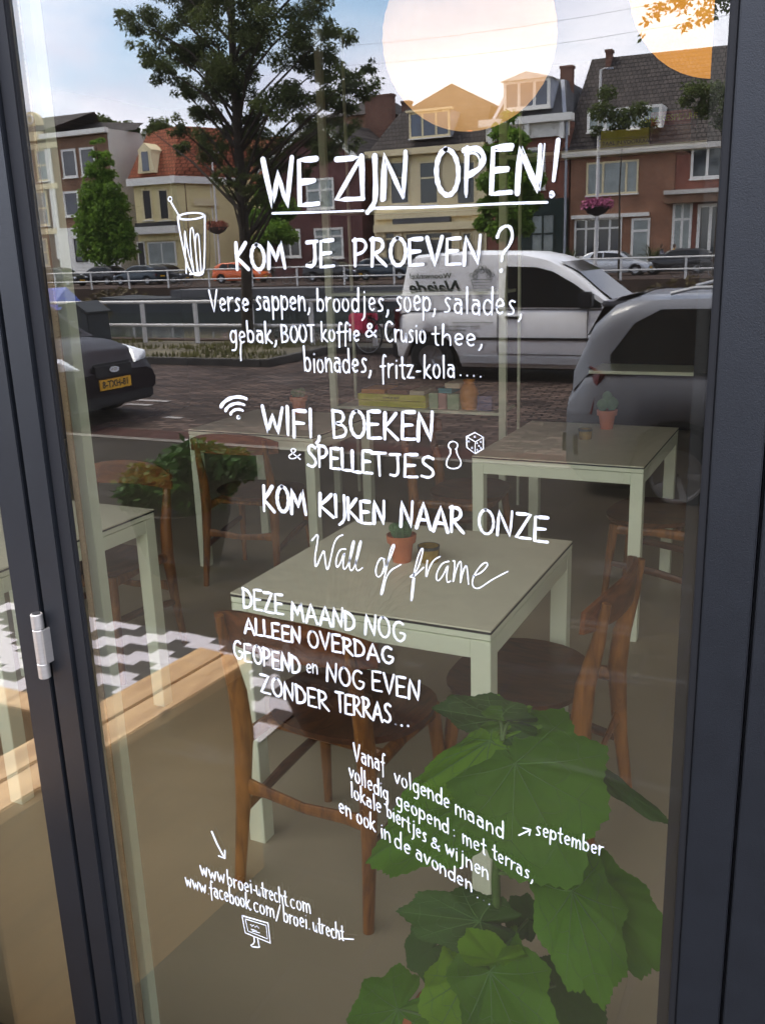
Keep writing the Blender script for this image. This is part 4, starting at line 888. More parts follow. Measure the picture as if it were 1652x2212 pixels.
for i, px_ in enumerate((388, 415, 600, 650, 1485, 1520)):
    p = O(px_, 560, 51.5); lbs = ('bicycle parked below the painted drinking glass on the far quay', 'second bicycle right of the drinking glass drawing on the far quay', 'bicycle against the far railing right of the orange car', 'bicycle against the far railing before the dark red house', 'bicycle before the black car at the right end of the far quay', 'last bicycle at the far right end of the far quay')
    bicycle(lbs[i], (p.x, p.y, GZ), R(random.uniform(-15, 15)), M['pdark'], group='bicycles parked along the far railing')

# ------------------------------------------------------------------ lamp posts with flower baskets
def lamppost(px_, base_y, ytop, ybask, P, fl, label, r_=.11):
    p = O(px_, 500, P); t = empty('lamp_post', (p.x, -P, GZ), 0, label, 'lamp post'); H = O(px_, ytop, P).z-GZ; zb = O(px_, ybask, P).z-GZ
    MB().tube([(0, 0, 0), (0, 0, .9), (0, 0, H)], [r_*1.2, r_, r_*.6], 10).build('post', M['railing'], t, smooth=True)
    MB().tube([(0, 0, H), (.2, .0, H+.06), (.4, .0, H+.05)], .03, 6).build('arm', M['railing'], t); MB().box(.3, .7, -.08, .08, H-.02, H+.06).build('lamp_head', M['lead'], t, bevel=.04)
    bs = MB().lathe((0, 0, zb-.45), [(.12, 0), (.5, .15), (.75, .45), (.72, .47), (0, .42)], 14).build('flower_basket', M['pot_dark'], t, smooth=True)
    mb = MB(); leaves(mb, [(.45*math.cos(a), .45*math.sin(a), zb+.2, .45) for a in (0, 1, 2, 3, 4, 5)], 900, .16, rn, 1.2); mb.build('blossoms', fl, t)
lamppost(1287, 600, 152, 448, 53, M['petal'], 'tall grey lamp post with pink flower basket before the big roofed house')
lamppost(470, 600, 330, 492, 58, M['rust'], 'lamp post with rust red flower basket before the yellow corner house', .09)
# bin and blue covered boat at the left
bnp = O(198, 700, 16.2)
bnp = O(196, 700, 14.2)
t = empty('waste_container', (bnp.x, -14.15, GZ+.1), 0, 'dark slant topped container by the railing left of the hatchback', 'bin')
q = MB(); q.prism([(-.42, 0), (.30, 0), (.27, .66), (-.02, .86), (-.42, .80)], 'y', -.32, .32); q.build('body', M['bin'], t, bevel=.02)
q = MB(); q.prism([(-.44, .803), (-.02, .863), (.30, .663), (.31, .70), (-.02, .905), (-.44, .845)], 'y', -.35, .35); q.build('lid', M['bin'], t)
bo = O(100, 650, 24)
t = empty('moored_boat', (bo.x-1, -24, -1.45), 0, 'moored boat under a blue tarpaulin at the left', 'boat'); t.scale = (1, 1, 1.22)
q = MB()
for i in range(9): pass
hull = [(-2.6, 0), (-2.4, .9), (0, 1.1), (1.8, .8), (2.8, 0)]
q.add([(x, w_, 1.25) for x, w_ in hull]+[(x, -w_, 1.25) for x, w_ in reversed(hull[1:-1])]+[(x*.85, w_*.7, 0) for x, w_ in hull]+[(x*.85, -w_*.7, 0) for x, w_ in reversed(hull[1:-1])], [tuple(range(8)), tuple(range(15, 7, -1))]+[(i, (i+1) % 8, 8+(i+1) % 8, 8+i) for i in range(8)]); q.build('hull', M['bin'], t)
q = MB(); q.add([(-2.6, 0, 1.26), (-2.2, 1.0, 1.26), (0, 1.15, 1.26), (2.0, .9, 1.26), (2.8, 0, 1.26), (2.0, -.9, 1.26), (0, -1.15, 1.26), (-2.2, -1, 1.26), (-2, 0, 1.75), (2.0, 0, 1.85)], [(0, 1, 8), (1, 2, 8), (2, 9, 8), (2, 3, 9), (3, 4, 9), (4, 5, 9), (5, 6, 9), (6, 8, 9), (6, 7, 8), (7, 0, 8)]); q.build('tarpaulin', M['blue_tarp'], t)
# long grey barge moored at the far bank
t = empty('canal_barge', (-26, -45.0, -1.35), 0, 'long low grey barge moored along the far bank', 'boat')
q = MB(); q.prism([(-14, .9), (-13, 0), (12, 0), (14, 1.0), (12, .8), (-12, .8)], 'y', -1.6, 1.6); q.build('hull', M['bin'], t); MB().box(-9, 8, -1.2, 1.2, .82, 1.25).build('hatch_cover', M['slate'], t)

# ------------------------------------------------------------------ two people on the terrace
def person(label, loc, rz, shirt, h=1.0):
    t = empty('person', loc, rz, label, 'person')
    pts = {'pel': (0, 0, .48), 'bel': (.02, 0, .66), 'che': (.06, 0, .88), 'nek': (.09, 0, 1.05), 'hd1': (.11, 0, 1.14), 'hd2': (.13, 0, 1.27), 'sl': (.07, .17, .98), 'el': (.16, .24, .76), 'wl': (.38, .14, .74), 'hl': (.46, .12, .75), 'sr': (.07, -.17, .98), 'er': (.16, -.24, .76), 'wr': (.38, -.14, .74), 'hr': (.46, -.12, .75), 'kl': (.42, .12, .48), 'al': (.42, .13, .10), 'fl': (.56, .13, .04), 'kr': (.42, -.12, .48), 'ar': (.42, -.13, .10), 'fr': (.56, -.13, .04)}
    rad = {'pel': .15, 'bel': .13, 'che': .15, 'nek': .06, 'hd1': .08, 'hd2': .10, 'sl': .07, 'sr': .07, 'el': .045, 'er': .045, 'wl': .03, 'wr': .03, 'hl': .035, 'hr': .035, 'kl': .075, 'kr': .075, 'al': .045, 'ar': .045, 'fl': .04, 'fr': .04}
    es = [('pel', 'bel'), ('bel', 'che'), ('che', 'nek'), ('nek', 'hd1'), ('hd1', 'hd2'), ('che', 'sl'), ('sl', 'el'), ('el', 'wl'), ('wl', 'hl'), ('che', 'sr'), ('sr', 'er'), ('er', 'wr'), ('wr', 'hr'), ('pel', 'kl'), ('kl', 'al'), ('al', 'fl'), ('pel', 'kr'), ('kr', 'ar'), ('ar', 'fr')]
    ks = list(pts); me = bpy.data.meshes.new('body'); me.from_pydata([pts[k] for k in ks], [(ks.index(a), ks.index(b)) for a, b in es], [])
    o = bpy.data.objects.new('body', me); COL.objects.link(o); o.parent = t
    sk = o.modifiers.new('skin', 'SKIN'); 
    for i, k in enumerate(ks): me.skin_vertices[0].data[i].radius = (rad[k], rad[k]); me.skin_vertices[0].data[i].use_root = (k == 'pel')
    o.modifiers.new('sub', 'SUBSURF').levels = 1; o.modifiers['sub'].render_levels = 1
    me.materials.append(shirt); sk.use_smooth_shade = True
    q = MB(); q.lathe((.12, 0, 1.20), [(0, -.14), (.075, -.10), (.095, 0), (.085, .09), (0, .14)], 12); q.build('head', M['skin'], t, smooth=True)
    q = MB(); q.lathe((.10, 0, 1.23), [(.10, -.08), (.108, .02), (.09, .10), (0, .145)], 12); q.build('hair', M['hair'], t, smooth=True)
    MB().box(-.18, .2, -.2, .2, .42, .45).box(-.2, -.17, -.2, .2, .0, .85).box(.16, .19, -.2, .2, 0, .42).build('terrace_seat', M['darkpanel'], t)
    return t
for (px_, mt_, lb, rz_) in ((1452, M['yshirt'], 'person in a yellow shirt sitting on the far terrace', 0), (1425, M['gshirt'], 'person in grey sitting left of the one in yellow', math.pi*.1)):
    p = O(px_, 540, 63.5); person(lb, (p.x, p.y, GZ+.35), rz_, mt_)
p = O(1440, 560, 63.5); struct('terrace', MB().box(p.x-3, p.x+4, p.y-1.2, p.y+1.2, GZ-.1, GZ+.35), M['kerb'], 'raised terrace before the shop')
for (px_, lb) in ((1408, 'spiky potted palm before the big roofed house'), (1232, 'dark potted shrub at the green shop front')):
    p = O(px_, 540, 63); t = empty('potted_palm', (p.x, p.y, GZ), 0, lb, 'plant')
    MB().lathe((0, 0, 0), [(.25, 0), (.35, .6), (.3, .6), (0, .55)], 12).build('pot', M['pot_dark'], t)
    q = MB()
    for i in range(40):
        a = random.random()*6.28; l_ = random.uniform(.8, 1.5); e = random.uniform(.3, 1.3); d_ = Vector((math.cos(a)*math.cos(e), math.sin(a)*math.cos(e), math.sin(e)))
        q.tube([(0, 0, .6), Vector((0, 0, .6))+d_*l_*.6+Vector((0, 0, .15)), Vector((0, 0, .6))+d_*l_-Vector((0, 0, .1))], [.03, .03, .005], 3)
    q.build('foliage', M['leaf_big'], t)
# overhead wires over the street
for i, (a, b) in enumerate((((600, 150), (1900, -30)), ((600, 110), (1900, -90)))):
    p0, p1 = O(*a, 30), O(*b, 26); q = MB(); q.tube([p0.lerp(p1, k/8)-Vector((0, 0, .35*math.sin(math.pi*k/8))) for k in range(9)], .004, 5)
    tag(q.build('overhead_wire', M['plastic']), ('thin overhead wire, lower of the two across the sky', 'thin overhead wire, upper of the two across the sky')[i], 'wire')

# ================================================================== ON THE SIDEWALK BY THE DOOR
# pine topped plywood bench box left of the photographer
t = empty('bench_box', (-1.44, -.47, SW), R(5), 'plywood bench box with two pine top planks standing before the door', 'bench')
H = .58-SW
bx0, bx1, by0, by1 = -.09, .09, -.41, .41
for i, (a, b) in enumerate(((bx0, -.0035), (.0035, bx1))):
    MB().box(a, b, by0-.012, by1+.012, H-.03, H).build('plank', M['pine'], t, bevel=.003)
MB().box(bx1-.020, bx1-.004, by0, by1, 0, H-.031).build('side_panel', M['ply'], t)
MB().box(bx0, bx0+.018, by0, by1, 0, H-.031).build('side_panel', M['ply'], t)
MB().box(bx0+.019, bx1-.021, by0, by0+.018, 0, H-.031).build('end_panel', M['ply'], t)
MB().box(bx0+.019, bx1-.021, by1-.018, by1, 0, H-.031).build('end_panel', M['ply'], t)
# lower crate beside it (seen in the left window)
t = empty('wooden_crate', (-1.955, -.42, SW), 0, 'open orange plywood crate between bench box and window', 'crate')
for (a, b, c, d) in ((-.38, .36, -.20, -.182), (-.38, .36, .182, .20), (-.38, -.362, -.18, .18), (.342, .36, -.18, .18)):
    MB().box(a, b, c, d, 0, .50).build('panel', M['osb'], t)
for (a, b, c, d) in ((-.40, .38, -.23, -.15), (-.40, .38, .15, .23)): MB().box(a, b, c, d, .502, .53).build('plank', M['pine'], t, bevel=.003)
MB().box(-.36, .34, -.18, .18, .02, .2).build('base_board', M['osb'], t)
# zigzag rug
r0 = MB(); nn = 10
for i in range(nn):
    for j in range(6):
        x0 = -3.9+2.2*i/nn; x1 = -3.9+2.2*(i+1)/nn; y0 = -2.15+1.2*j/6; y1 = -2.15+1.2*(j+1)/6
        z = lambda x, y: SW+.012+.004*math.sin(x*7)*math.sin(y*5)
        r0.add([(x0, y0, z(x0, y0)), (x1, y0, z(x1, y0)), (x1, y1, z(x1, y1)), (x0, y1, z(x0, y1))], [(0, 1, 2, 3)])
r0.box(-3.9, -1.7, -2.15, -.95, SW+.001, SW+.006)
tag(r0.build('zigzag_rug', M['zigzag']), 'black and white zigzag rug laid on the sidewalk', 'rug')
# potted plants outside
p = G(400, 1225, SW); t = empty('potted_shrub', (p.x, p.y, SW), 0, 'leafy green shrub in a dark round planter on the sidewalk', 'plant')
MB().lathe((0, 0, 0), [(0, 0), (.19, 0), (.27, .30), (.28, .36), (.25, .36), (.23, .31), (0, .30)], 24).build('pot', M['pot_dark'], t, smooth=True)
mb = MB(); leaves(mb, [(.0, 0, .50, .20), (.15, .05, .48, .20), (-.15, .05, .46, .18), (.05, -.12, .45, .18), (.28, 0, .58, .16), (.42, .05, .62, .12), (-.26, 0, .42, .12), (.2, .1, .66, .13)], 5200, .055, rn, 1.7, droop=.1); mb.build('foliage', M['leaf_bush'], t)
p = G(700, 1600, SW); t = empty('potted_grass', (p.x-.0, p.y-.12, SW), 0, 'dark round planter of thin brown grass beside the bench box', 'plant')
MB().lathe((0, 0, 0), [(0, 0), (.14, 0), (.21, .18), (.20, .30), (.17, .33), (.15, .31), (0, .30)], 24).build('pot', M['pot_dark'], t, smooth=True)
q = MB()
for i in range(260):
    a = random.random()*6.28; e = random.uniform(.5, 1.4); l_ = random.uniform(.2, .45); b0 = Vector((math.cos(a)*random.random()*.12, math.sin(a)*random.random()*.12, .3)); d_ = Vector((math.cos(a)*math.cos(e), math.sin(a)*math.cos(e), math.sin(e)))
    q.tube([b0, b0+d_*l_*.6+Vector((0, 0, .03)), b0+d_*l_-Vector((0, 0, .04))], [.0022, .0018, .0008], 3, caps=False)
q.build('foliage', M['reed'], t)

# ================================================================== THE CAFE: SHELL
struct('floor', MB().box(-6.5, 3.5, .06, 7.5, -.3, 0), M['floor_in'], 'greige poured floor of the cafe')
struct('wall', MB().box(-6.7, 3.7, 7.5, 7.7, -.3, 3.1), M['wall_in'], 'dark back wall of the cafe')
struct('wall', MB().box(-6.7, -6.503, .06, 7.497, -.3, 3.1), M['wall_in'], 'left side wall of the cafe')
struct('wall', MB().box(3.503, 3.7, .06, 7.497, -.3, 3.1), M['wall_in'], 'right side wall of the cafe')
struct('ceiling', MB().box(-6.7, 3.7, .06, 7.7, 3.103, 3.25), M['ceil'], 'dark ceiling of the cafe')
cf = empty('cafe_front', (-1.5, .1, 0), 0, None, None, None, 'structure'); cf['label'] = 'brick front of the cafe above and beside the glazing'
q = MB(); q.box(-12+1.5, -4.4+1.5, -.08, .25, -.1, 9.5); q.box(2.6+1.5, 10+1.5, -.08, .25, -.1, 9.5); q.box(-4.397+1.5, 2.597+1.5, -.08, .25, 2.95, 9.5); q.box(-12+1.5, 11.5, .253, 9.9, 3.5, 9.45); q.build('wall', M['cbrown'], cf)

# ------------------------------------------------------------------ door and its frames
FY = -.014        # face of the aluminium profiles; the glass face is y = 0
d = empty('glass_door', (-1.087, 0, 0), 0, 'anthracite framed glass door with white hand lettering', 'door')
DX = 1.087
def dbox(name, x0, x1, y0, y1, z0, z1, m_, bevel=.0015, parent=None): return MB().box(x0+DX, x1+DX, y0, y1, z0, z1).build(name, m_, parent or d, bevel=bevel)
dbox('stile', -1.068, -1.024, FY, .026, .04, 2.60, M['alu'])
dbox('stile', -.105, -.056, FY, .026, .04, 2.60, M['alu'])
dbox('rail', -1.0237, -.1055, FY, .055, .04, .16, M['alu'])
dbox('rail', -1.0237, -.1055, FY, .055, 2.50, 2.60, M['alu'])
dbox('glazing_bead', -1.0235, -.9965, -.008, .003, .1605, 2.4995, M['alu_dark'], .002)
dbox('glazing_bead', -.115, -.1053, -.006, .03, .1605, 2.4995, M['alu_dark'], .002)
pane = dbox('glass_pane', -.9963, -.1153, 0.0, .004, .1605, 2.4995, M['pane'], 0)
sp = dbox('spacer_bar', -.9960, -.9835, .0045, .0075, .162, 2.498, M['spacer'], .001)
dbox('spacer_bar', -.130, -.1165, .006, .020, .162, 2.498, M['alu_dark'], .001)
q = MB()
for i in range(330): q.box(-.9865+DX, -.9858+DX, .0041, .0050, .17+i*.007, .1712+i*.007)
tag(q.build('spacer_perforation', M['alu_dark'], sp), kind='stuff')
# hinge
for hz in (1.030, 2.2):
    hg = empty('hinge', (-1.0715+DX, FY-.012, hz)); hg.parent = d
    for (z0, z1) in ((-.054, -.029), (-.0285, .0275), (.028, .053)):
        MB().lathe((0, 0, 0), [(0, z0), (.0083, z0), (.0092, z0+.001), (.0092, z1-.001), (.0083, z1), (0, z1)], 24).build('knuckle', M['steel'], hg, smooth=True)
    MB().box(.0085, .0112, -.004, .013, -.029, .028).build('leaf', M['steel'], hg, bevel=.001)
    q = MB(); q.lathe((0, 0, 0), [(0, .0532), (.0062, .0532), (.0062, .054), (0, .054)], 16); q.build('pin', M['alu_dark'], hg)
# fixed window left of the door, and the right hand frame
wl = empty('shop_window', (-1.15, 0, 0), 0, 'large fixed window left of the door in anthracite frame', 'window')
def lb(name, x0, x1, y0, y1, z0, z1, m_, par, bevel=.0015): return MB().box(x0-par.location.x, x1-par.location.x, y0, y1, z0, z1).build(name, m_, par, bevel=bevel)
lb('frame_post', -1.131, -1.0755, FY, .06, -.04, 2.70, M['alu'], wl)
lb('frame_post', -4.39, -4.30, FY, .06, -.04, 2.70, M['alu'], wl)
lb('frame_rail', -4.2995, -1.1315, FY, .06, -.04, .10, M['alu'], wl); lb('frame_rail', -4.2995, -1.1315, FY, .06, 2.60, 2.70, M['alu'], wl)
lb('gasket', -1.0750, -1.0685, .0, .05, .0, 2.6, M['alu_dark'], wl)
lb('glass_pane', -4.2995, -1.1315, .004, .008, .1005, 2.5995, M['pane'], wl, 0)  # pane runs on out of view, widened to brighten the interior
wr = empty('shop_window', (.6, 0, 0), 0, 'unseen window right of the door behind its wide dark frame, added to light the room', 'window')
lb('frame_post', -.052, .012, FY, .06, -.04, 2.70, M['alu'], wr); lb('frame_post', .0145, .09, FY+.003, .06, -.04, 2.70, M['alu'], wr)
lb('gasket', -.0556, -.0525, 0, .05, .0, 2.6, M['alu_dark'], wr)
lb('frame_post', 2.50, 2.595, FY, .06, -.04, 2.70, M['alu'], wr); lb('frame_rail', .0905, 2.4995, FY, .06, -.04, .10, M['alu'], wr); lb('frame_rail', .0905, 2.4995, FY, .06, 2.60, 2.70, M['alu'], wr)
lb('glass_pane', .0905, 2.4995, .004, .008, .1005, 2.5995, M['pane'], wr, 0)  # unseen glazing, added so more daylight reaches the room
tp_ = empty('transom_beam', (-1, 0, 2.8)); tag(tp_, 'dark aluminium beam over the shop front', None, None, 'structure'); MB().box(-3.39, 3.59, FY+.002, .062, -.098, .147).build('beam_cover', M['alu'], tp_)
# pale post just inside the glass
PB0, PB1 = S(116, 637, .075).x, S(142, 637, .075).x
tag(MB().box(PB0, PB1, .075, .095, 0, 3.10).build('interior_post', M['sage'], bevel=.001), 'slender pale sage post just inside the door at its hinge side', 'post')

# ------------------------------------------------------------------ hand painted lettering
def arc(cx, cz, rx, rz, a0, a1, n=10): return [(cx+rx*math.cos(R(a0+(a1-a0)*i/n)), cz+rz*math.sin(R(a0+(a1-a0)*i/n))) for i in range(n+1)]
X_ = .56
GL = {
 'A': (.72, [[(0, 0), (.36, 1), (.70, 0)], [(.14, .34), (.58, .34)]]), 'B': (.62, [[(.02, 1), (0, 0)], [(.0, .98), (.38, .97), (.50, .80), (.40, .58), (.06, .52), (.42, .48), (.58, .28), (.46, .05), (0, 0)]]),
 'C': (.62, [arc(.36, .5, .34, .5, 50, 310)]), 'D': (.64, [[(.03, 1), (0, 0)], [(-.02, .98), (.30, .93), (.54, .68), (.58, .40), (.42, .10), (0, .0)]]),
 'E': (.54, [[(.50, 1), (.02, .98), (0, 0), (.52, .02)], [(.02, .5), (.42, .53)]]), 'F': (.50, [[(.50, 1), (.02, .98), (0, 0)], [(.02, .52), (.42, .54)]]),
 'G': (.68, [arc(.36, .5, .34, .5, 55, 330)+[(.66, .44), (.40, .44)]]), 'I': (.14, [[(.06, 1), (.05, 0)]]),
 'J': (.44, [[(.04, .98), (.46, 1)], [(.34, .98), (.34, .15), (.20, 0), (0, .05)]]), 'j': (.34, [[(.22, .62), (.20, -.25), (.02, -.36)], [(.22, .82), (.225, .84)]]),
 'K': (.58, [[(.04, 1), (0, 0)], [(.50, 1), (.04, .46), (.56, 0)]]), 'L': (.46, [[(.03, 1), (0, 0), (.46, .02)]]),
 'M': (.80, [[(0, 0), (.10, 1), (.38, .30), (.64, 1), (.76, 0)]]), 'N': (.64, [[(0, 0), (.06, 1), (.52, .03), (.60, 1.04)]]),
 'O': (.66, [arc(.32, .5, .31, .5, 95, 460, 16)]), 'P': (.56, [[(.04, 1), (0, 0)], [(-.04, .95), (.34, 1), (.52, .78), (.38, .52), (.04, .42)]]),
 'R': (.60, [[(.04, 1), (0, 0)], [(-.04, .96), (.36, .98), (.48, .76), (.34, .54), (.06, .46), (.58, 0)]]), 'S': (.56, [[(.50, .90), (.34, 1), (.12, .92), (.08, .70), (.28, .54), (.48, .38), (.50, .16), (.30, 0), (.02, .08)]]),
 'T': (.60, [[(0, .98), (.60, 1)], [(.30, .98), (.30, 0)]]), 'U': (.6, [[(0, 1), (.02, .25), (.2, 0), (.42, .05), (.55, .3), (.56, 1)]]), 'V': (.60, [[(0, 1), (.28, 0), (.58, 1.02)]]),
 'W': (.84, [[(0, 1), (.20, 0), (.40, .72), (.60, 0), (.82, 1.02)]]), 'Z': (.62, [[(.02, .97), (.56, 1), (.0, .02), (.60, .03)]]),
 'Y': (.52, [[(.14, 1), (.10, .0)], [(.44, 1), (.42, -.05), (.30, -.32), (.12, -.42)]]),   # the joined Dutch IJ
 '\u0133': (.58, [[(.10, .98), (.10, .02)], [(.46, .98), (.46, .05), (.38, -.16), (.22, -.30)]]),
 'a': (.50, [[(.08, X_), (.40, X_), (.40, 0)], arc(.21, .22, .19, .20, 20, 380, 10)]), 'b': (.50, [[(.04, 1.0), (.02, .02)], arc(.23, .27, .21, .27, 150, -170, 12)]),
 'c': (.44, [arc(.24, .28, .22, .28, 55, 310)]), 'd': (.52, [arc(.22, .27, .21, .27, 40, 330, 12)+[(.44, .1)], [(.46, 1.0), (.45, 0)]]),
 'e': (.48, [[(.04, .26), (.42, .34)]+arc(.23, .29, .20, .27, 15, 310, 10)]), 'f': (.34, [[(.38, .92), (.28, 1.0), (.18, .85), (.14, -.28)], [(.0, .48), (.34, .50)]]),
 'g': (.50, [arc(.22, .28, .20, .26, 40, 370, 12), [(.42, .55), (.44, -.1), (.34, -.34), (.10, -.34)]]), 'h': (.48, [[(.04, 1.0), (.02, 0)], [(.03, .34), (.24, .56), (.40, .44), (.42, 0)]]),
 'i': (.16, [[(.06, X_), (.06, 0)], [(.07, .78), (.075, .80)]]), 'k': (.46, [[(.05, 1.0), (.02, 0)], [(.38, .58), (.05, .26), (.44, .0)]]), 'l': (.16, [[(.07, 1.0), (.06, 0)]]),
 'm': (.72, [[(.02, .58), (.02, 0)], [(.03, .40), (.20, .58), (.33, .46), (.34, 0)], [(.34, .38), (.50, .58), (.64, .46), (.66, 0)]]), 'n': (.48, [[(.02, .58), (.02, 0)], [(.03, .36), (.24, .58), (.40, .46), (.42, 0)]]),
 'o': (.48, [arc(.23, .28, .21, .28, 95, 460, 12)]), 'p': (.50, [[(.03, .58), (.0, -.36)], arc(.24, .29, .21, .27, 150, -150, 12)]), 'r': (.34, [[(.03, .58), (.03, 0)], [(.04, .34), (.16, .54), (.34, .56)]]),
 's': (.42, [[(.36, .52), (.22, .58), (.07, .48), (.18, .32), (.33, .20), (.27, .04), (.02, .03)]]), 't': (.36, [[(.18, .88), (.16, .04), (.30, 0)], [(0, .54), (.36, .56)]]), 'u': (.48, [[(.02, .56), (.04, .12), (.18, 0), (.36, .12), (.42, .56), (.43, 0)]]),
 'v': (.44, [[(0, .56), (.20, 0), (.42, .58)]]), 'w': (.62, [[(0, .56), (.14, 0), (.30, .48), (.44, 0), (.60, .58)]]), 'z': (.46, [[(.0, .54), (.40, .56), (.02, .02), (.44, .02)]]),
 ',': (.20, [[(.12, .06), (.10, -.08), (.0, -.20)]]), '.': (.20, [[(.08, .03), (.085, .045)]]), '-': (.34, [[(.04, .30), (.28, .31)]]), ':': (.2, [[(.08, .06), (.085, .075)], [(.08, .42), (.085, .435)]]),
 '/': (.34, [[(.0, -.12), (.26, .92)]]), '!': (.22, [[(.16, 1.05), (.07, .30)], [(.03, .06), (.06, .03), (.03, .01)]]), '?': (.56, [[(.02, .78), (.12, .98), (.38, 1.04), (.50, .82), (.40, .58), (.20, .42), (.16, .24)], [(.15, .02), (.17, .04)]]),
 '&': (.62, [[(.58, .02), (.14, .62), (.24, .86), (.42, .74), (.30, .50), (.04, .22), (.14, .0), (.36, .06), (.58, .40)]]),
 ' ': (.34, []),
}
SCRIPT = {   # the slanted brush script of 'Wall of frame'
 'W': (1.0, [[(.0, .70), (.14, .98), (.20, .0), (.42, .60), (.50, .02), (.66, .55), (.90, 1.0)]]),
}
def smooth(pts, it=2):
    for _ in range(it):
        if len(pts) < 3: return pts
        o_ = [pts[0]]
        for i in range(len(pts)-1):
            a, b = pts[i], pts[i+1]; o_ += [(a[0]*.75+b[0]*.25, a[1]*.75+b[1]*.25), (a[0]*.25+b[0]*.75, a[1]*.25+b[1]*.75)]
        o_.append(pts[-1]); pts = o_
    return pts
hr_ = random.Random(11)
LY = -.0011
def ribbon(mb, pts, w_, rough=.0):
    """A flat brush stroke on the glass with round ends; pts are (x, z) in metres."""
    n = len(pts); out_ = []
    if n == 1: pts = [pts[0], (pts[0][0]+1e-4, pts[0][1])]; n = 2
    L_, R_ = [], []
    for i in range(n):
        a = pts[max(i-1, 0)]; b = pts[min(i+1, n-1)]; dx, dz = b[0]-a[0], b[1]-a[1]; l_ = math.hypot(dx, dz) or 1e-9
        f = i/(n-1); ww = w_*.5*(.94+.12*math.sin(i*1.3+hr_.random()*.8))*(1.0-.14*f)
        L_.append((pts[i][0]-dz/l_*ww, pts[i][1]+dx/l_*ww)); R_.append((pts[i][0]+dz/l_*ww, pts[i][1]-dx/l_*ww))
    def cap(c, d0, ww, k=4):
        a0 = math.atan2(d0[1], d0[0]); return [(c[0]+ww*math.cos(a0-math.pi/2+math.pi*j/k), c[1]+ww*math.sin(a0-math.pi/2+math.pi*j/k)) for j in range(1, k)]
    d_e = (pts[-1][0]-pts[-2][0], pts[-1][1]-pts[-2][1]); d_s = (pts[0][0]-pts[1][0], pts[0][1]-pts[1][1])
    y0 = LY-.00025*hr_.random()
    for i in range(n-1):
        mb.add([(L_[i][0], y0, L_[i][1]), (R_[i][0], y0, R_[i][1]), (R_[i+1][0], y0, R_[i+1][1]), (L_[i+1][0], y0, L_[i+1][1])], [(0, 1, 2, 3)])
    for c, d0, e in ((pts[-1], d_e, (R_[-1], L_[-1])), (pts[0], d_s, (L_[0], R_[0]))):
        ww = math.hypot(e[0][0]-e[1][0], e[0][1]-e[1][1])/2; ps = [e[0]]+cap(c, d0, ww)+[e[1]]
        mb.add([(a, y0, b) for a, b in ps], [tuple(range(len(ps)))])
def gp(x, y):
    p = S(x, y, 0); return (p.x, p.z)
def stroke_px(mb, pts, wpx, sm=2, double=False):
    pp = smooth([gp(*p) for p in pts], sm); sc = (S(pts[0][0]+10, pts[0][1], 0)-S(pts[0][0], pts[0][1], 0)).length/10*.87
    ribbon(mb, pp, wpx*sc)
    if double: ribbon(mb, [(a+wpx*sc*.35, b+wpx*sc*.2) for a, b in pp], wpx*sc*.8)
def word(mb, s, p0, p1, h, w_, slant=0.0, script=False, jit=.03):
    a, b = gp(*p0), gp(*p1)
    mx_, my_ = (p0[0]+p1[0])/2, (p0[1]+p1[1])/2
    t0 = gp(p0[0], p0[1]-h); H0 = t0[1]-a[1]; t1 = gp(p1[0], p1[1]-h); H1 = t1[1]-b[1]
    tot = sum(GL[c][0]+.14 for c in s)-.14
    x = 0.0
    wscale = (S(p0[0]+10, p0[1], 0)-S(p0[0], p0[1], 0)).length/10*.87
    for c in s:
        gw, st = (SCRIPT.get(c) if script and c in SCRIPT else GL[c])
        sx_, sz_ = hr_.uniform(-jit, jit), hr_.uniform(-jit, jit); sc = 1+hr_.uniform(-jit, jit)*1.5; sl = slant+hr_.uniform(-jit, jit)
        for pl_ in st:
            pts = []
            for (u, v) in smooth(list(pl_), 1 if len(pl_) < 4 and c.isupper() else 2) if not (c in 'AKEFLMNTVWZvwz' and len(pl_) < 6) else pl_:
                U = (x+u+sx_*.6+sl*v)/tot; Hh = H0+(H1-H0)*min(max(U, 0), 1)
                pts.append((a[0]+(b[0]-a[0])*U, a[1]+(b[1]-a[1])*U+(v*sc+sz_)*Hh))
            # subdivide straight strokes so the brush wobbles
            fine = []
            for i in range(len(pts)-1):
                k_ = 3 if len(pts) < 6 else 1
                for j in range(k_): f = j/k_; fine.append((pts[i][0]+(pts[i+1][0]-pts[i][0])*f+hr_.uniform(-1, 1)*wscale*.35*(j > 0), pts[i][1]+(pts[i+1][1]-pts[i][1])*f+hr_.uniform(-1, 1)*wscale*.35*(j > 0)))
            fine.append(pts[-1]); ribbon(mb, fine, w_*wscale*hr_.uniform(.80, 1.0))
        x += gw+.14
def line(label, words, w_, slant=0.0, extra=None, **k):
    q = MB()
    for (s, p0, p1, h) in words: word(q, s, p0, p1, h, w_, slant, **k)
    if extra: extra(q)
    o = q.build('painted_lettering', M['paint'], pane, tf=Matrix.Translation((DX, 0, 0))); o['label'] = 'hand painted white words '+label
    return o
IJ = '\u0133'
def under(q):
    stroke_px(q, [(590, 461), (700, 458), (786, 455)], 5, 1); stroke_px(q, [(806, 450), (950, 447), (1080, 440), (1182, 437)], 6, 1)
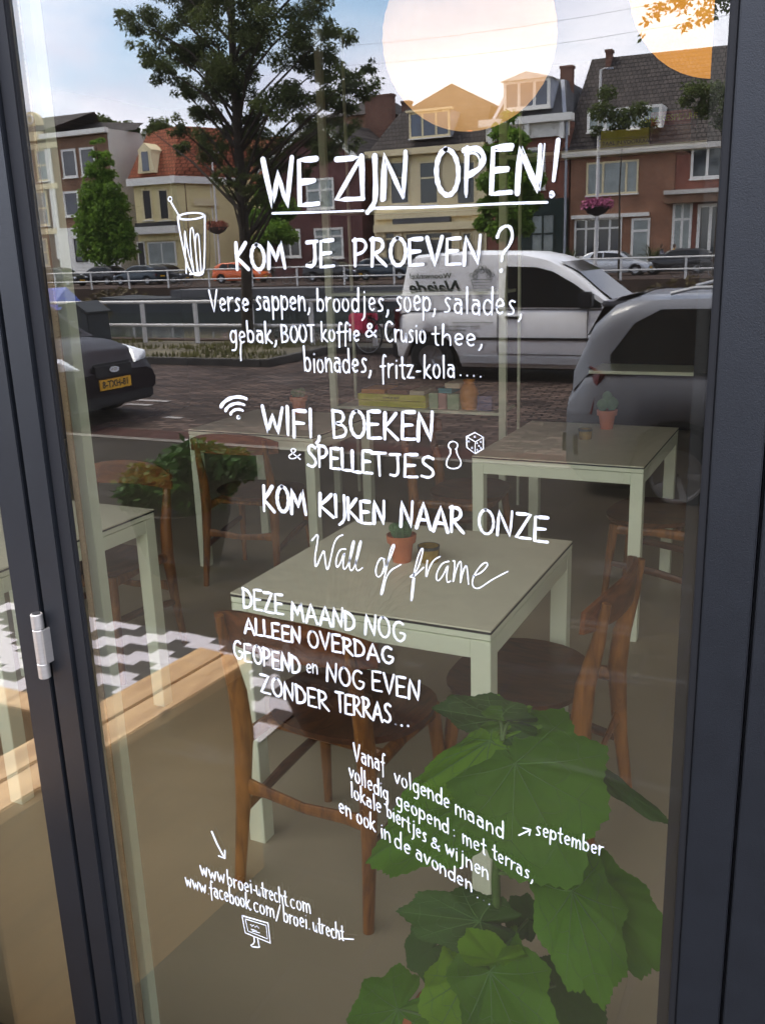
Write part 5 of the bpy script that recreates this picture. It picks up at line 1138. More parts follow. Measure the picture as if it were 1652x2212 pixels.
    # doubled brush strokes of the headline
line('We zijn open!', [('WE', (576, 449), (692, 443), 100), ('Z', (726, 432), (786, 430), 94), (IJ, (776, 430), (822, 428), 92), ('N', (826, 432), (880, 430), 98), ('OPEN', (944, 424), (1170, 414), 102), ('!', (1188, 424), (1208, 424), 118)], 14, 0, under)
line('We zijn open! (second brush pass)', [('N', (832, 432), (884, 431), 92), ('EN', (1062, 420), (1176, 416), 96), ('P', (1008, 424), (1042, 422), 94)], 6)
line('Kom je proeven?', [('KOM', (514, 582), (618, 580), 56), ('JE', (664, 578), (724, 574), 56), ('PROEVEN', (768, 576), (1040, 570), 58), ('?', (1072, 590), (1112, 588), 98)], 9.5)
line('Verse sappen, broodjes, soep, salades,', [('Verse', (456, 672), (540, 672), 48), ('sappen,', (555, 670), (672, 670), 52), ('broodjes,', (687, 672), (842, 672), 50), ('soep,', (856, 672), (943, 672), 56), ('salades,', (960, 676), (1128, 682), 58)], 5)
line('gebak, BOOT koffie & Crusio thee,', [('gebak,', (500, 740), (600, 740), 46), ('BOOT', (611, 738), (682, 738), 36), ('koffie', (696, 738), (778, 736), 42), ('&', (788, 728), (814, 728), 34), ('Crusio', (834, 738), (920, 740), 46), ('thee,', (934, 744), (1044, 748), 46)], 5,
     extra=lambda q: stroke_px(q, [(522, 740), (521, 760), (522, 778)], 4))
line('bionades, fritz-kola....', [('bionades,', (660, 802), (804, 806), 52), ('fritz-kola', (824, 816), (984, 816), 50), ('....', (992, 812), (1044, 814), 50)], 5)
line('Wifi, boeken', [('WIFI,', (570, 934), (696, 948), 58), ('BOEKEN', (722, 944), (938, 952), 58)], 9)
line('& spelletjes', [('&', (622, 990), (652, 992), 28)], 3); line('& spelletjes', [('SPELLE', (666, 1006), (806, 1024), 46), ('TJES', (806, 1026), (940, 1032), 48)], 8)
line('Kom kijken naar onze', [('KOM', (572, 1103), (664, 1110), 54), ('K', (692, 1115), (722, 1118), 48), (IJ, (722, 1118), (752, 1121), 50), ('KEN', (754, 1124), (834, 1134), 48), ('NAAR', (866, 1136), (1002, 1152), 54), ('ONZE', (1034, 1150), (1184, 1170), 54)], 9)
def wof(q):
    T_ = lambda pts: [(560.9+.3549*x, 1083.4+.3549*y) for x, y in pts]
    for pts in ([(320, 236), (362, 186), (350, 270), (338, 340), (342, 412), (375, 330), (396, 288), (400, 350), (414, 436), (440, 320), (455, 250), (480, 212), (508, 202)],
                [(524, 288), (490, 288), (466, 350), (468, 402), (490, 385), (524, 292), (508, 370), (514, 420), (545, 380), (580, 255), (574, 230), (560, 275), (546, 380), (556, 426), (582, 395), (622, 252), (617, 230), (602, 280), (584, 380), (594, 426), (628, 402)],
                [(762, 350), (735, 338), (706, 405), (712, 458), (742, 452), (762, 395), (757, 350)], [(748, 436), (795, 345), (824, 270), (816, 254), (795, 300), (766, 440), (736, 568), (748, 566), (778, 428), (860, 382)],
                [(998, 400), (945, 452), (908, 462), (960, 425), (998, 295), (989, 278), (965, 330), (936, 450), (920, 606), (930, 600), (944, 465)], [(1022, 358), (1016, 400), (1012, 472), (1030, 410), (1060, 352), (1100, 333)],
                [(1152, 362), (1110, 372), (1074, 440), (1080, 488), (1112, 460), (1154, 370), (1138, 440), (1142, 494), (1162, 482)], [(1178, 360), (1190, 356), (1186, 420), (1178, 484)], [(1180, 480), (1204, 385), (1226, 352), (1228, 410), (1222, 492)], [(1224, 486), (1240, 415), (1258, 380), (1266, 420), (1272, 502)],
                [(1300, 452), (1350, 432), (1392, 385), (1376, 364), (1335, 398), (1293, 470), (1298, 522), (1335, 530), (1390, 490), (1430, 465), (1510, 424)]):
        stroke_px(q, T_(pts), 3.8, 2)
line('Wall of frame', [], 4, extra=wof)
line('Deze maand nog', [('DEZE', (528, 1312), (614, 1328), 42), ('MAAND', (632, 1338), (770, 1362), 40), ('NOG', (790, 1368), (876, 1386), 42)], 7)
line('alleen overdag', [('ALLEEN', (530, 1366), (652, 1390), 34), ('OVERDAG', (668, 1396), (850, 1434), 36)], 6.5)
line('geopend en nog even', [('GEOPEND', (508, 1420), (652, 1458), 38), ('NOG', (708, 1470), (788, 1490), 40), ('EVEN', (806, 1490), (908, 1514), 42)], 6.5)
line('en', [('en', (663, 1451), (688, 1456), 34)], 3.6)
line('zonder terras...', [('ZONDER', (566, 1494), (712, 1536), 38), ('TERRAS', (728, 1536), (846, 1562), 42), ('...', (852, 1564), (886, 1570), 40)], 6.5)
line('Vanaf volgende maand', [('Vanaf', (766, 1642), (832, 1668), 40), ('volgende', (854, 1690), (972, 1746), 36), ('maand', (984, 1758), (1088, 1812), 36)], 4.4)
line('september', [('september', (1158, 1802), (1302, 1848), 34)], 4.4, extra=lambda q: (stroke_px(q, [(1121, 1803), (1145, 1792)], 4, 0), stroke_px(q, [(1130, 1787), (1146, 1791), (1143, 1803)], 4, 0)))
line('volledig geopend : met terras,', [('volledig', (756, 1680), (840, 1730), 36), ('geopend', (857, 1737), (970, 1802), 34), (':', (978, 1806), (986, 1808), 34), ('met', (1000, 1820), (1050, 1846), 36), ('terras,', (1064, 1852), (1152, 1904), 34)], 4.2)
line('lokale biertjes & wijnen', [('lokale', (760, 1721), (825, 1757), 34), ('biertjes', (837, 1764), (922, 1820), 34), ('&', (930, 1826), (950, 1838), 26), ('wijnen', (964, 1844), (1056, 1900), 34)], 4.2)
line('en ook in de avonden ...', [('en', (734, 1753), (760, 1768), 34), ('ook', (772, 1774), (812, 1797), 36), ('in', (824, 1807), (845, 1820), 34), ('de', (854, 1828), (888, 1846), 36), ('avonden', (899, 1852), (1020, 1926), 34), ('...', (1028, 1936), (1062, 1956), 30)], 4.4)
line('www.broei-utrecht.com', [('www.', (436, 1890), (496, 1912), 34), ('broei-', (494, 1912), (556, 1932), 32), ('utrecht', (556, 1932), (622, 1956), 34), ('.com', (622, 1956), (672, 1972), 34)], 3.8)
line('www.facebook.com/broei.utrecht', [('www.', (404, 1915), (454, 1932), 32), ('facebook', (456, 1934), (542, 1964), 34), ('.com', (542, 1964), (594, 1982), 34), ('/', (598, 1984), (612, 1988), 34), ('broei.', (614, 1990), (672, 2008), 34), ('utrecht', (678, 2010), (744, 2032), 34)], 3.8,
     extra=lambda q: stroke_px(q, [(736, 2026), (764, 2028)], 3, 0))
def drawing(label, strokes):
    q = MB()
    for pts, w_, sm in strokes: stroke_px(q, pts, w_, sm)
    o = q.build('painted_drawing', M['paint'], pane, tf=Matrix.Translation((DX, 0, 0))); o['label'] = label
def el(cx, cy, rx, ry, a0=0, a1=360, n=14, rot=0):
    o_ = []
    for i in range(n+1):
        a = R(a0+(a1-a0)*i/n); x, y = rx*math.cos(a), ry*math.sin(a); o_.append((cx+x*math.cos(rot)-y*math.sin(rot), cy+x*math.sin(rot)+y*math.cos(rot)))
    return o_
drawing('white painted drinking glass with straw', [(el(369, 430, 4, 5), 2.5, 0), ([(371, 436), (380, 452), (391, 470)], 4, 1), (el(414, 467, 28, 7, 0, 370, 16, -.08), 4, 0), ([(386, 468), (387, 484), (398, 540), (411, 588), (428, 596), (442, 590), (444, 540), (444, 466)], 4.5, 1), ([(401, 500), (408, 545), (419, 584)], 3.5, 1),
        ([(404, 590), (400, 505)], 3, 0), ([(420, 586), (413, 540), (412, 496), (418, 490), (422, 520), (428, 586)], 3.5, 1), ([(430, 588), (424, 545), (424, 508), (430, 503), (433, 530), (436, 588)], 3.5, 1), ([(412, 592), (441, 588)], 4, 0)])
drawing('white painted wifi sign', [(el(515, 893, 40, 36, 205, 298), 8, 0), (el(515, 895, 28, 24, 200, 300), 7, 0), (el(516, 898, 17, 14, 195, 305), 6.5, 0), (el(516, 901, 2, 2), 6, 0)])
drawing('white painted game pawn', [(el(979, 962, 10, 9, 120, 420), 3.6, 0), ([(973, 970), (974, 980), (966, 992), (964, 1007), (978, 1013), (994, 1009), (997, 996), (988, 982), (986, 970)], 3.8, 1)])
drawing('white painted dice', [([(1008, 943), (1026, 934), (1044, 944), (1027, 954), (1008, 943)], 3.2, 0), ([(1008, 943), (1009, 966), (1026, 979), (1027, 954)], 3.2, 0), ([(1027, 979), (1044, 969), (1044, 944)], 3.2, 0), (el(1026, 943, 1.5, 1), 3, 0), (el(1013, 953, 1, 1), 3, 0), (el(1020, 967, 1, 1), 3, 0), (el(1031, 957, 1, 1), 2.6, 0), (el(1039, 954, 1, 1), 2.6, 0), (el(1031, 971, 1, 1), 2.6, 0), (el(1039, 967, 1, 1), 2.6, 0), (el(1035, 963, 1, 1), 2.6, 0)])
drawing('white painted arrow', [([(459, 1796), (470, 1822), (486, 1852)], 4.6, 0), ([(474, 1848), (487, 1853), (487, 1836)], 4, 0)])
drawing('white painted computer screen', [([(524, 1977), (580, 1993), (585, 2036), (531, 2014), (524, 1977)], 3.4, 0), ([(531, 1984), (576, 1998), (579, 2027), (537, 2010), (531, 1984)], 2.4, 0), ([(550, 2024), (551, 2036), (540, 2043), (563, 2046), (560, 2040), (558, 2027)], 3, 1),
        ([(542, 1996), (546, 1999), (544, 2001), (549, 1997), (552, 2002), (556, 1999), (560, 2004)], 2, 0), ([(544, 2006), (556, 2010)], 1.8, 0), ([(546, 2010), (562, 2014)], 1.8, 0)])

# ================================================================== FURNITURE
def make_table(label, sx=.72, sy=.74, h=.75, lw=.05):
    t = empty('table', (0, 0, 0), 0, label, 'table', 'pale square cafe tables')
    X, Y = sx/2, sy/2
    MB().box(-X, X, -Y, Y, h-.004, h).build('tabletop', M['tabletop'], t)
    MB().box(-X-.001, X+.001, -Y-.001, Y+.001, h-.010, h-.0045).build('top_edge', M['edge'], t)
    MB().box(-X, X, -Y, Y, h-.026, h-.0105).build('top_board', M['sage'], t, bevel=.001)
    for (a, b, c, d_) in ((-X+lw, X-lw, -Y, -Y+.024), (-X+lw, X-lw, Y-.024, Y), (-X, -X+.024, -Y+lw, Y-lw), (X-.024, X, -Y+lw, Y-lw)):
        MB().box(a+.0005, b-.0005, c+.0005, d_-.0005, h-.075, h-.029).build('apron', M['sage'], t, bevel=.001)
    leg = None
    for s1_ in (-1, 1):
        for s2_ in (-1, 1):
            if leg is None: leg = MB().box(-lw/2, lw/2, -lw/2, lw/2, 0, h-.0285).build('leg', M['sage'], t, bevel=.0015)
            else: n_ = leg.copy(); COL.objects.link(n_); leg = n_
            leg.location = (s1_*(X-lw/2), s2_*(Y-lw/2), 0)
    return t
tabs = [(-1.022, 1.275, .72, .74, 'pale green table nearest the door with flowerpot and amber glass'), (-1.005, 3.13, .72, .88, 'pale green table behind right, with cactus pot, legs long in view'),
        (-2.49, 1.15, .72, .74, 'pale green table at the left, cut by the hinge side frame'), (-2.62, 3.20, .74, .66, 'pale green table at the back left before the book shelves')]
for (x, y, a, b, lb_) in tabs:
    o = make_table(lb_, a, b); o.location = (x, y, 0)

def make_chair():
    t = empty('chair', (0, 0, 0), 0, 'x', 'chair', 'teak dining chairs')
    # local: front at +y, back at -y
    q = MB(); n = 28; top, bot = [], []
    for i in range(n):
        a = 2*math.pi*i/n; c, s = math.cos(a), math.sin(a)
        x = .225*math.copysign(abs(c)**.75, c); y = .190*math.copysign(abs(s)**.8, s)+.035; x *= (1-.12*(-s if s < 0 else 0)); 
        top.append((x, y, .452+.006*(abs(c)**2)));
    q.add([(0, .01, .440)]+[(x*.55, y*.55, .443) for x, y, z in top]+top+[(x*.97, y*.97, .434) for x, y, z in top]+[(x*.85, y*.85, .430) for x, y, z in top]+[(0, .01, .430)],
          [(0, 1+i, 1+(i+1) % n) for i in range(n)]+[(1+k*n+i, 1+k*n+(i+1) % n, 1+(k+1)*n+(i+1) % n, 1+(k+1)*n+i) for k in range(3) for i in range(n)]+[(1+4*n, 1+3*n+(i+1) % n, 1+3*n+i) for i in range(n)])
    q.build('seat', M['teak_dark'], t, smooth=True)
    # backrest, bent board
    q = MB(); K = 14; rows = [(.692, -.014), (.706, -.005), (.735, 0), (.775, -.004), (.793, -.012)]
    for side in (0, 1):
        for (z, o_) in rows:
            for i in range(K+1):
                u = -1+2*i/K; zz = .728+(z-.728)*(1-.45*abs(u)**3)-.012*u*u
                q.v.append((.235*u, -.262+.055*u*u+(.012 if side else 0)-(.05*(zz-.72)), zz))
    m_ = K+1; nr = len(rows)
    for side in (0, 1):
        for r_ in range(nr-1):
            for i in range(K): b = side*nr*m_; q.f.append((b+r_*m_+i, b+r_*m_+i+1, b+(r_+1)*m_+i+1, b+(r_+1)*m_+i)); q.mi.append(0)
    B0 = nr*m_
    for i in range(K): q.f.append((i, i+1, B0+i+1, B0+i)); q.f.append(((nr-1)*m_+i, (nr-1)*m_+i+1, B0+(nr-1)*m_+i+1, B0+(nr-1)*m_+i)); q.mi += [0, 0]
    for r_ in range(nr-1):
        for e in (0, K): q.f.append((r_*m_+e, (r_+1)*m_+e, B0+(r_+1)*m_+e, B0+r_*m_+e)); q.mi.append(0)
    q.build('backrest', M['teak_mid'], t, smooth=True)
    for s in (-1, 1):
        q = MB(); q.tube([(s*.20, -.235, 0), (s*.193, -.205, .22), (s*.187, -.190, .42), (s*.186, -.200, .54), (s*.185, -.228, .66), (s*.184, -.246, .765)], [.0135, .0185, .0245, .0225, .016, .010], 12, flat=1.15, fdir=(0, 1, 0)); q.build('leg', M['teak'], t, smooth=True)
        q = MB(); q.tube([(s*.205, .195, 0), (s*.190, .175, .25), (s*.178, .158, .43)], [.0125, .0175, .021], 12); q.build('leg', M['teak'], t, smooth=True)
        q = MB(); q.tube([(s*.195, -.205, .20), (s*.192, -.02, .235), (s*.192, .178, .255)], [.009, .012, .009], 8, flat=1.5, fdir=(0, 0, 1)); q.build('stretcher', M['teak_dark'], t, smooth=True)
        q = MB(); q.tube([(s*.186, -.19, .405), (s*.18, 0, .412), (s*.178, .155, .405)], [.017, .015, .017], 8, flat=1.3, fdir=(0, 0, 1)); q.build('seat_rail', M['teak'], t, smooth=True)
    q = MB(); q.tube([(-.187, -.196, .275), (-.12, -.197, .272), (0, -.20, .262), (.12, -.197, .272), (.187, -.196, .275)], [.026, .018, .0155, .018, .026], 8, flat=1.0, fdir=(0, 0, 1)); 
    for i, v in enumerate(q.v): q.v[i] = (v[0], -.197+(v[1]+.197)*.45, v[2])
    q.build('back_rail', M['teak'], t, smooth=True)
    q = MB(); q.tube([(-.18, -.10, .412), (0, -.10, .412), (.18, -.10, .412)], [.012, .012, .012], 8); q.tube([(-.178, .155, .40), (0, .165, .395), (.178, .155, .40)], [.018, .014, .018], 8, flat=1.3, fdir=(0, 0, 1)); q.build('seat_rail', M['teak'], t, smooth=True)
    return t
chair0 = make_chair()
seats = [(-1.085, .955, R(-5), 'teak chair with its back to the door, before the nearest table'), (-.685, 1.325, R(88), 'teak chair at the right side of the nearest table, turned side on'),
         (-.64, 3.12, R(88), 'teak chair half behind the right door frame at the back right table'),
         (-2.60, 2.88, R(6), 'teak chair before the back left table in front of the shelves'), (-2.62, 1.75, R(183), 'teak chair behind the left table facing the door'),
         (-1.62, 3.25, R(-88), 'teak chair at the left side of the back right table'), (-2.72, .62, R(-4), 'teak chair under the left table near the window')]
for i, (x, y, a, lb_) in enumerate(seats):
    o = chair0 if i == 0 else copy_tree(chair0); o.location = (x, y, 0); o.rotation_euler = (0, 0, a); o['label'] = lb_

# things on the tables
def cactus_pot(label, p, s=1.0, kind=0):
    t = empty('potted_cactus', p, R(20), label, 'plant'); t.scale = (s, s, s)
    MB().lathe((0, 0, 0), [(0, 0), (.026, 0), (.034, .058), (.041, .058), (.043, .079), (.040, .080), (.037, .072), (0, .070)], 28).build('pot', M['terracotta'], t, smooth=True)
    MB().lathe((0, 0, 0), [(0, .071), (.037, .071)], 20).build('soil', M['soil'], t)
    q = MB()
    if kind == 0:
        for (x, y, z, r_) in ((0, 0, .088, .028), (.016, .008, .102, .016), (-.018, .0, .098, .016)):
            prof = [(r_*math.cos(R(a)), r_*.95*math.sin(R(a))) for a in range(-70, 91, 20)]
            n = 20; vs = []
            for (rr, zz) in prof:
                for k in range(n): f = rr*(1+.10*(-1)**k); a = 2*math.pi*k/n; vs.append((x+f*math.cos(a), y+f*math.sin(a), z+zz))
            q.add(vs, [(i*n+k, i*n+(k+1) % n, (i+1)*n+(k+1) % n, (i+1)*n+k) for i in range(len(prof)-1) for k in range(n)])
    else:
        for (x, z, r_, a0) in ((-.018, .10, .026, -.2), (.02, .105, .028, .3), (.0, .135, .022, 0)):
            q.tube([(x, .004, z-r_), (x, .004, z-r_*.5), (x, .004, z), (x, .004, z+r_*.6), (x, .004, z+r_)], [r_*.4, r_*.8, r_, r_*.75, r_*.2], 14, flat=.35, fdir=(0, 1, 0))
    q.build('cactus', M['cactus'], t, smooth=True); return t
def candle_glass(label, p, s=1.0):
    t = empty('tealight_glass', p, 0, label, 'candle holder'); t.scale = (s, s, s)
    MB().lathe((0, 0, 0), [(0, 0), (.027, 0), (.030, .008), (.031, .045), (.0295, .046), (.028, .012), (0, .010)], 28).build('glass', M['brass'], t, smooth=True)
    MB().lathe((0, 0, 0), [(.0315, .038), (.0318, .0465), (.0300, .0468)], 28).build('rim', M['edge'], t)
    MB().lathe((0, 0, 0), [(0, .026), (.027, .026), (.0275, .010)], 20).build('tealight', bk['yellow'], t)
pa = G(868, 1212, .75, False); cactus_pot('terracotta pot with ribbed cactus on the nearest table', (pa.x, pa.y, .7505), 1.0)
pa = G(926, 1212, .75, False); candle_glass('amber tealight glass beside the cactus pot on the nearest table', (pa.x, pa.y, .7505), 1.0)
pa = G(1304, 930, .75, False); cactus_pot('terracotta pot with flat prickly pear pads on the back right table', (pa.x, pa.y+.05, .7505), 1.15, 1)
pa = G(1263, 948, .75, False); candle_glass('small dark tealight glass on the back right table', (pa.x, pa.y, .7505), 1.0)
pa = G(666, 886, .75, False); cactus_pot('terracotta cactus pot on the back left table', (pa.x, pa.y-.1, .7505), 1.2)

# shelving unit at the back
SP = 4.3
sh = empty('shelving_unit', (S(1085, 500, SP).x, SP, 0), 0, 'tall pale sage open shelving unit behind the tables', 'shelf'); L0 = sh.location
for px_ in (703, 1085, 1546):
    x = S(px_, 500, SP).x
    MB().box(x-.022-L0.x, x+.022-L0.x, 0, .03, 0, 2.9).build('upright', M['sage'], sh)
    MB().box(x-.008-L0.x, x+.008-L0.x, .315, .33, 0, 2.9).build('rod', M['sage'], sh)
for px_ in ():
    x = S(px_, 500, SP+.5).x; MB().box(x-.008-L0.x, x+.008-L0.x, .5, .515, 0, 2.9).build('rod', M['sage'], sh)
xl, xm2, xr2 = S(703, 500, SP).x, S(1085, 500, SP).x, S(1546, 500, SP).x
def shelf(x0, x1, py, px_):
    z = S(px_, py, SP).z; MB().box(x0+.024-L0.x, x1-.024-L0.x, .0, .33, z-.018, z).build('shelf_board', M['sage'], sh); return z
z1 = shelf(xl, xm2, 884, 897); z2 = shelf(xm2, xr2, 310, 1425); z3 = shelf(xl, xm2, 632, 850) ; z4 = shelf(S(1262, 800, SP).x, xr2, 803, 1400); z5 = shelf(xl, xm2, 455, 750)
def box_at(name, label, cat, px0, px1, py, z, h, mt_, lab=None, depth=.2, dy=.04, text=None):
    x0, x1 = S(px0, py, SP+dy).x, S(px1, py, SP+dy).x; o = empty(name, ((x0+x1)/2, SP+dy+depth/2, z+.0005), 0, label, cat)
    w_ = (x1-x0)/2
    MB().box(-w_, w_, -depth/2, depth/2, 0, h).build('cover', mt_, o, bevel=.002)
    if name != 'board_game': MB().box(-w_+.004, w_-.004, depth/2+.0005, depth/2+.003, .004, h-.004).build('pages', bk['cream'], o)
    if text: text_mesh('spine_lettering', text, h*.62, M['ink'] if mt_ == bk['yellow'] else bk['yellow'], o, Matrix.Translation((0, -depth/2-.001, h*.5)) @ Matrix.Rotation(R(90), 4, 'X'), ext=.0004)
    return o
pz = lambda py0, py1, px_: S(px_, py0, SP).z-S(px_, py1, SP).z
hy = pz(843, 856, 850)
box_at('board_game', 'long yellow board game box on top of its twin on the book shelf', 'game', 772, 918, 850, z1+hy+.003, hy, bk['yellow'], text='speel je spel')
box_at('board_game', 'long yellow board game box under its twin on the book shelf', 'game', 774, 919, 862, z1, hy, bk['yellow'])
hb = pz(826, 862, 950)
box_at('book', 'pale green book standing right of the yellow games', 'book', 926, 945, 860, z1, hb*.95, bk['green']); box_at('book', 'pinkish book between two pale green ones', 'book', 946, 963, 860, z1, hb*.95, bk['pinkish']); box_at('book', 'second pale green book next to the orange vase', 'book', 965, 990, 860, z1, hb*.95, bk['green'])
box_at('book', 'navy book at the right end of the book shelf', 'book', 1030, 1062, 862, z1, hb*.9, bk['navy'])
zz = z1+hb*.95+.002
box_at('book', 'flat teal book lying on the standing green books', 'book', 946, 975, 830, zz, hy*.8, bk['teal']); box_at('book', 'flat cream book lying right of the teal one', 'book', 960, 992, 835, zz+hy*.8+.002, hy*.8, bk['cream'])
t = empty('orange_vase', (S(1010, 850, SP+.08).x, SP+.1, z1), 0, 'orange glazed vase between green and navy books', 'vase'); MB().lathe((0, 0, 0), [(0, 0), (.045, 0), (.06, .06), (.055, .12), (.03, .16), (.038, .18), (.034, .18)], 20).build('body', bk['orange'], t, smooth=True)
zz2 = z1+2*hy+.006
for (a, b, c, lb_) in ((780, 830, 'orange', 'flat orange book on the yellow games'), (836, 880, 'brown', 'flat brown book on the yellow games'), (884, 915, 'cream', 'flat white book at the right end of the yellow games')): box_at('book', lb_, 'book', a, b, 840, zz2, hy*.7, bk[c])
hb = pz(218, 268, 1450)
box_at('book', 'red brown Shakespeare volume lying on top of the upper shelf books', 'book', 1405, 1492, 250, z2+.09, hb*.62, bk['red'], text='SHAKESPEARE')
box_at('book', 'yellow book lying at the left of the upper shelf', 'book', 1293, 1400, 300, z2, .045, bk['yellow'], text='DE TAAL IN VOORRAAD')
box_at('book', 'second yellow book lying on the upper shelf on top of the first', 'book', 1297, 1400, 295, z2+.047, .040, bk['yellow'])
box_at('book', 'brown book on the upper shelf under the Shakespeare volume', 'book', 1402, 1490, 300, z2, .086, bk['brown'])

# paper globes
for (px_, py_, lb_) in ((1013, 82, 'large round amber paper lantern hanging in the middle'), (1566, -52, 'large round amber paper lantern at the upper right edge')):
    p = S(px_, py_, 2.2); t = empty('paper_lantern', p, 0, lb_, 'lamp'); r_ = 177/2017*(p-CAM).length*.94
    n = 40; prof = [(r_*math.cos(R(a))*(1+.004*(-1)**i), r_*math.sin(R(a))) for i, a in enumerate(range(-88, 89, 4))]
    MB().lathe((0, 0, 0), prof, n).build('shade', M['paper_lamp' if px_ < 1200 else 'paper_lamp_gold'], t, smooth=True)
    MB().tube([(0, 0, r_*.98), (0, 0, 3.10-p.z)], .003, 6).build('cord', M['plastic'], t)

# ------------------------------------------------------------------ the big leafed indoor plant behind the glass
pl_ = empty('house_plant', (S(1073, 2212, .28).x, .28, 0), 0, 'tall house plant with big lobed green leaves behind the lower glass', 'plant'); PO = pl_.location
MB().lathe((0, 0, 0), [(0, 0), (.12, 0), (.16, .22), (.17, .26), (.155, .26), (.14, .22), (0, .22)], 28).build('pot', M['terracotta'], pl_, smooth=True)
top = S(1085, 1610, .27)-PO
MB().tube([(0, 0, .2), S(1076, 2100, .28)-PO, S(1070, 1900, .27)-PO, S(1082, 1700, .27)-PO, top], [.010, .008, .0075, .006, .003], 10).build('stem', M['stem'], pl_, smooth=True)
lr = random.Random(5)
def leaf(att, tip, Pa, Pt, wid, mt_, face=(0, -.55, .85), lobes=5, cup=.12, vein=True, fold=0.0, stem_from=None):
    A = S(att[0], att[1], Pa); T = S(tip[0], tip[1], Pt); d_ = (T-A); Ln = d_.length; d_.normalize()
    nrm = Vector(face); nrm = (nrm-d_*nrm.dot(d_)).normalized(); sd2 = d_.cross(nrm)
    nA = 150; rings = [0, .18, .36, .54, .72, .88, 1.0]; q = MB(); ph = lr.random()*6
    tips = [(0, 1.0), (.30, .845), (.62+lr.uniform(-.05, .05), .90), (.98, .72), (1.28+lr.uniform(-.06, .06), .80), (1.62, .64), (1.98+lr.uniform(-.08, .08), .70), (2.35, .55), (2.68, .56), (2.95, .38), (3.1416, .16)]
    asym = [lr.uniform(-.05, .05) for _ in range(24)]
    def rad(a):   # a from -pi..pi, 0 = tip: angular lobes with small teeth
        b_ = abs(a)
        for i_ in range(len(tips)-1):
            if b_ <= tips[i_+1][0]+1e-6:
                f_ = (b_-tips[i_][0])/(tips[i_+1][0]-tips[i_][0]); o1, o2 = asym[i_+(12 if a < 0 else 0)], asym[min(i_+1, 11)+(12 if a < 0 else 0)]
                r_ = (tips[i_][1]+o1*(i_ > 0))*(1-f_)+(tips[i_+1][1]+o2*(i_ < 9))*f_; break
        saw = (a*9.5+ph) % 1.0
        return r_*(1+.05*(saw if a > 0 else 1-saw)-.02)
    def P3(f, a):
        r_ = rad(a)*f if f > .3 else (rad(a)*f)
        u = r_*math.cos(a)*Ln; v = r_*math.sin(a)*Ln*wid
        # surface: cupped, folded along the midrib, rippled between veins
        rr = math.hypot(u, v)/Ln
        h_ = -cup*rr*rr*Ln+fold*abs(v)+.022*Ln*math.cos(7*a+ph)*f*f+.06*Ln*math.sin(3*a+ph)*f**3-.05*Ln*f*abs(math.sin(a*3.5))+.012*Ln*math.sin(9*f+5*a)*f
        p = A+d_*u+sd2*v+nrm*h_; return p-PO
    vs = [P3(0, 0)]
    for f in rings[1:]:
        for k in range(nA): vs.append(P3(f, -math.pi+2*math.pi*k/nA))
    fs = [(0, 1+k, 1+(k+1) % nA) for k in range(nA)]
    for i in range(len(rings)-2):
        for k in range(nA): fs.append((1+i*nA+k, 1+i*nA+(k+1) % nA, 1+(i+1)*nA+(k+1) % nA, 1+(i+1)*nA+k))
    q.add(vs, fs); lf = q.build('leaf', mt_, pl_, smooth=True)
    if vein:
        q = MB(); up_ = nrm*.0012
        for a in (0, .62, -.62, 1.25, -1.25, 1.95, -1.95):
            pts = [P3(f, a*(1-.12*(1-f)))+up_ for f in (0, .2, .4, .6, .8, .94)]; q.tube(pts, [.0012, .0010, .0008, .0006, .0004, .0002], 4, caps=False)
            for f0 in (.45, .7):
                for s_ in (.20, -.20):
                    q.tube([P3(f0, a)+up_, P3(min(f0+.13, .97), a+s_)+up_, P3(min(f0+.2, .98), a+s_*1.7)+up_], [.0005, .0004, .0002], 3, caps=False)
        q.build('vein', M['vein'], lf)
    if stem_from:
        s0 = S(*stem_from)-PO; q = MB(); mid = s0.lerp(A-PO, .5)+Vector((0, 0, .01)); q.tube([s0, mid, A-PO], [.0035, .003, .0022], 7); q.build('leaf_stalk', M['stem'], pl_, smooth=True)
    return lf
LG, LD, LN = M['plant_leaf'], M['plant_leaf_dark'], M['plant_leaf_new']
leaf((1112, 1650), (1235, 1890), .24, .10, .84, LG, (0.05, -.75, .65), 5, .14, stem_from=(1078, 1700, .27))
leaf((1060, 1600), (880, 1710), .27, .20, .42, LN, (-.2, -.7, .7), 5, .10, fold=-.25, stem_from=(1080, 1640, .27))
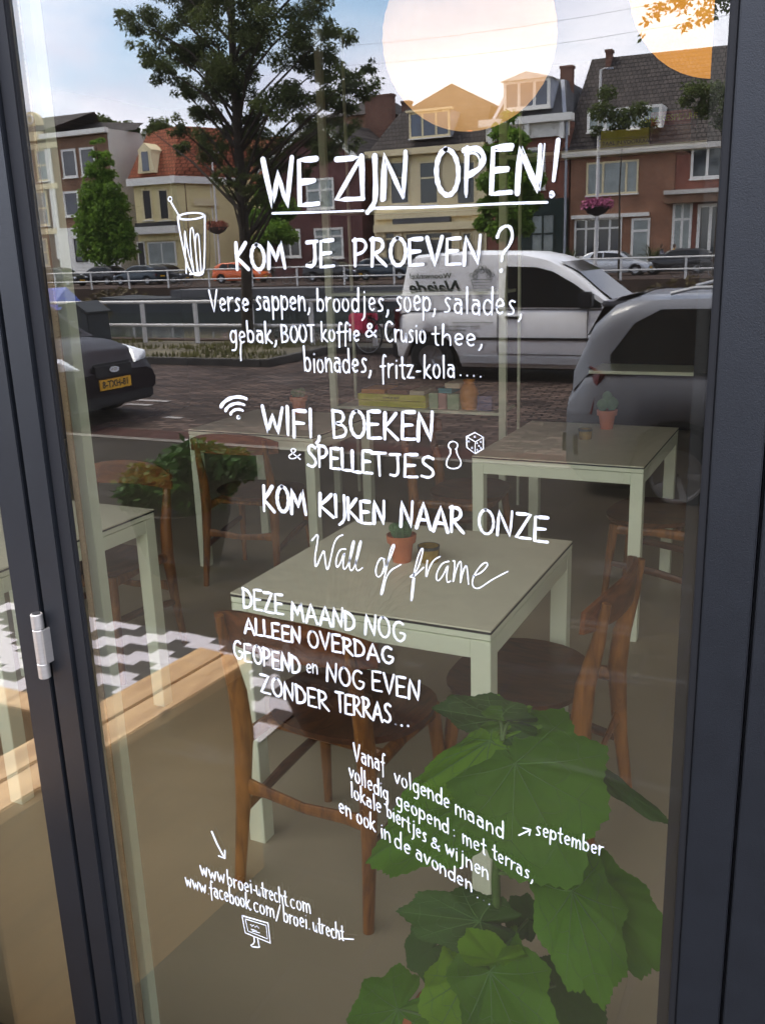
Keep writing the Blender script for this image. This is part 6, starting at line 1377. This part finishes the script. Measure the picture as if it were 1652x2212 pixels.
leaf((1000, 1740), (770, 1850), .30, .24, .55, LG, (-.1, -.6, .8), 5, .10, stem_from=(1074, 1760, .27))
leaf((1080, 1555), (930, 1530), .30, .34, .36, M['plant_leaf_dark'], (0, -.9, .35), 5, .08, fold=.15, stem_from=(1084, 1600, .27))
leaf((1100, 1560), (1215, 1570), .30, .34, .45, LG, (.1, -.85, .45), 5, .10, stem_from=(1085, 1600, .27))
leaf((1090, 1630), (1075, 1500), .28, .33, .55, LN, (0, -.9, .4), 5, .05, vein=False)
leaf((1290, 1665), (1450, 1780), .30, .26, .16, LD, (.1, -.6, .8), 5, .05, vein=False, stem_from=(1082, 1680, .27))
leaf((1036, 1990), (856, 1968), .24, .20, .50, LD, (-.1, -.75, .65), 5, .10, stem_from=(1060, 2060, .28))
leaf((1235, 1925), (1300, 2175), .20, .07, .54, LG, (.12, -.85, .5), 5, .10, stem_from=(1072, 1885, .27))
leaf((1290, 1925), (1455, 2100), .25, .16, .50, LG, (.2, -.8, .6), 5, .10, vein=False)
leaf((1235, 1900), (1370, 1985), .32, .34, .5, LD, (.1, -.6, .8), 5, .05, vein=False)
leaf((1058, 2100), (1150, 2330), .20, .06, .62, LG, (.05, -.8, .6), 5, .12, stem_from=(1074, 2100, .28))
leaf((1070, 2075), (1010, 2020), .20, .16, .8, LN, (-.1, -.9, .4), 5, .10, vein=False)
leaf((1010, 2110), (930, 2250), .22, .12, .85, LN, (-.1, -.75, .6), 5, .12, stem_from=(1074, 2180, .28))
leaf((860, 2180), (735, 2280), .26, .18, .85, LG, (-.2, -.7, .7), 5, .10, stem_from=(1074, 2250, .28))
leaf((1140, 1985), (1080, 1965), .34, .34, 1.0, LD, (.1, -.8, .5), 5, .05, vein=False, stem_from=(1075, 2080, .28))
leaf((1200, 2130), (1310, 2220), .34, .30, .7, LD, (.1, -.7, .7), 5, .05, vein=False, stem_from=(1076, 2180, .28))
leaf((930, 2050), (880, 2090), .34, .32, 1.3, LD, (-.1, -.8, .5), 5, .05, vein=False)
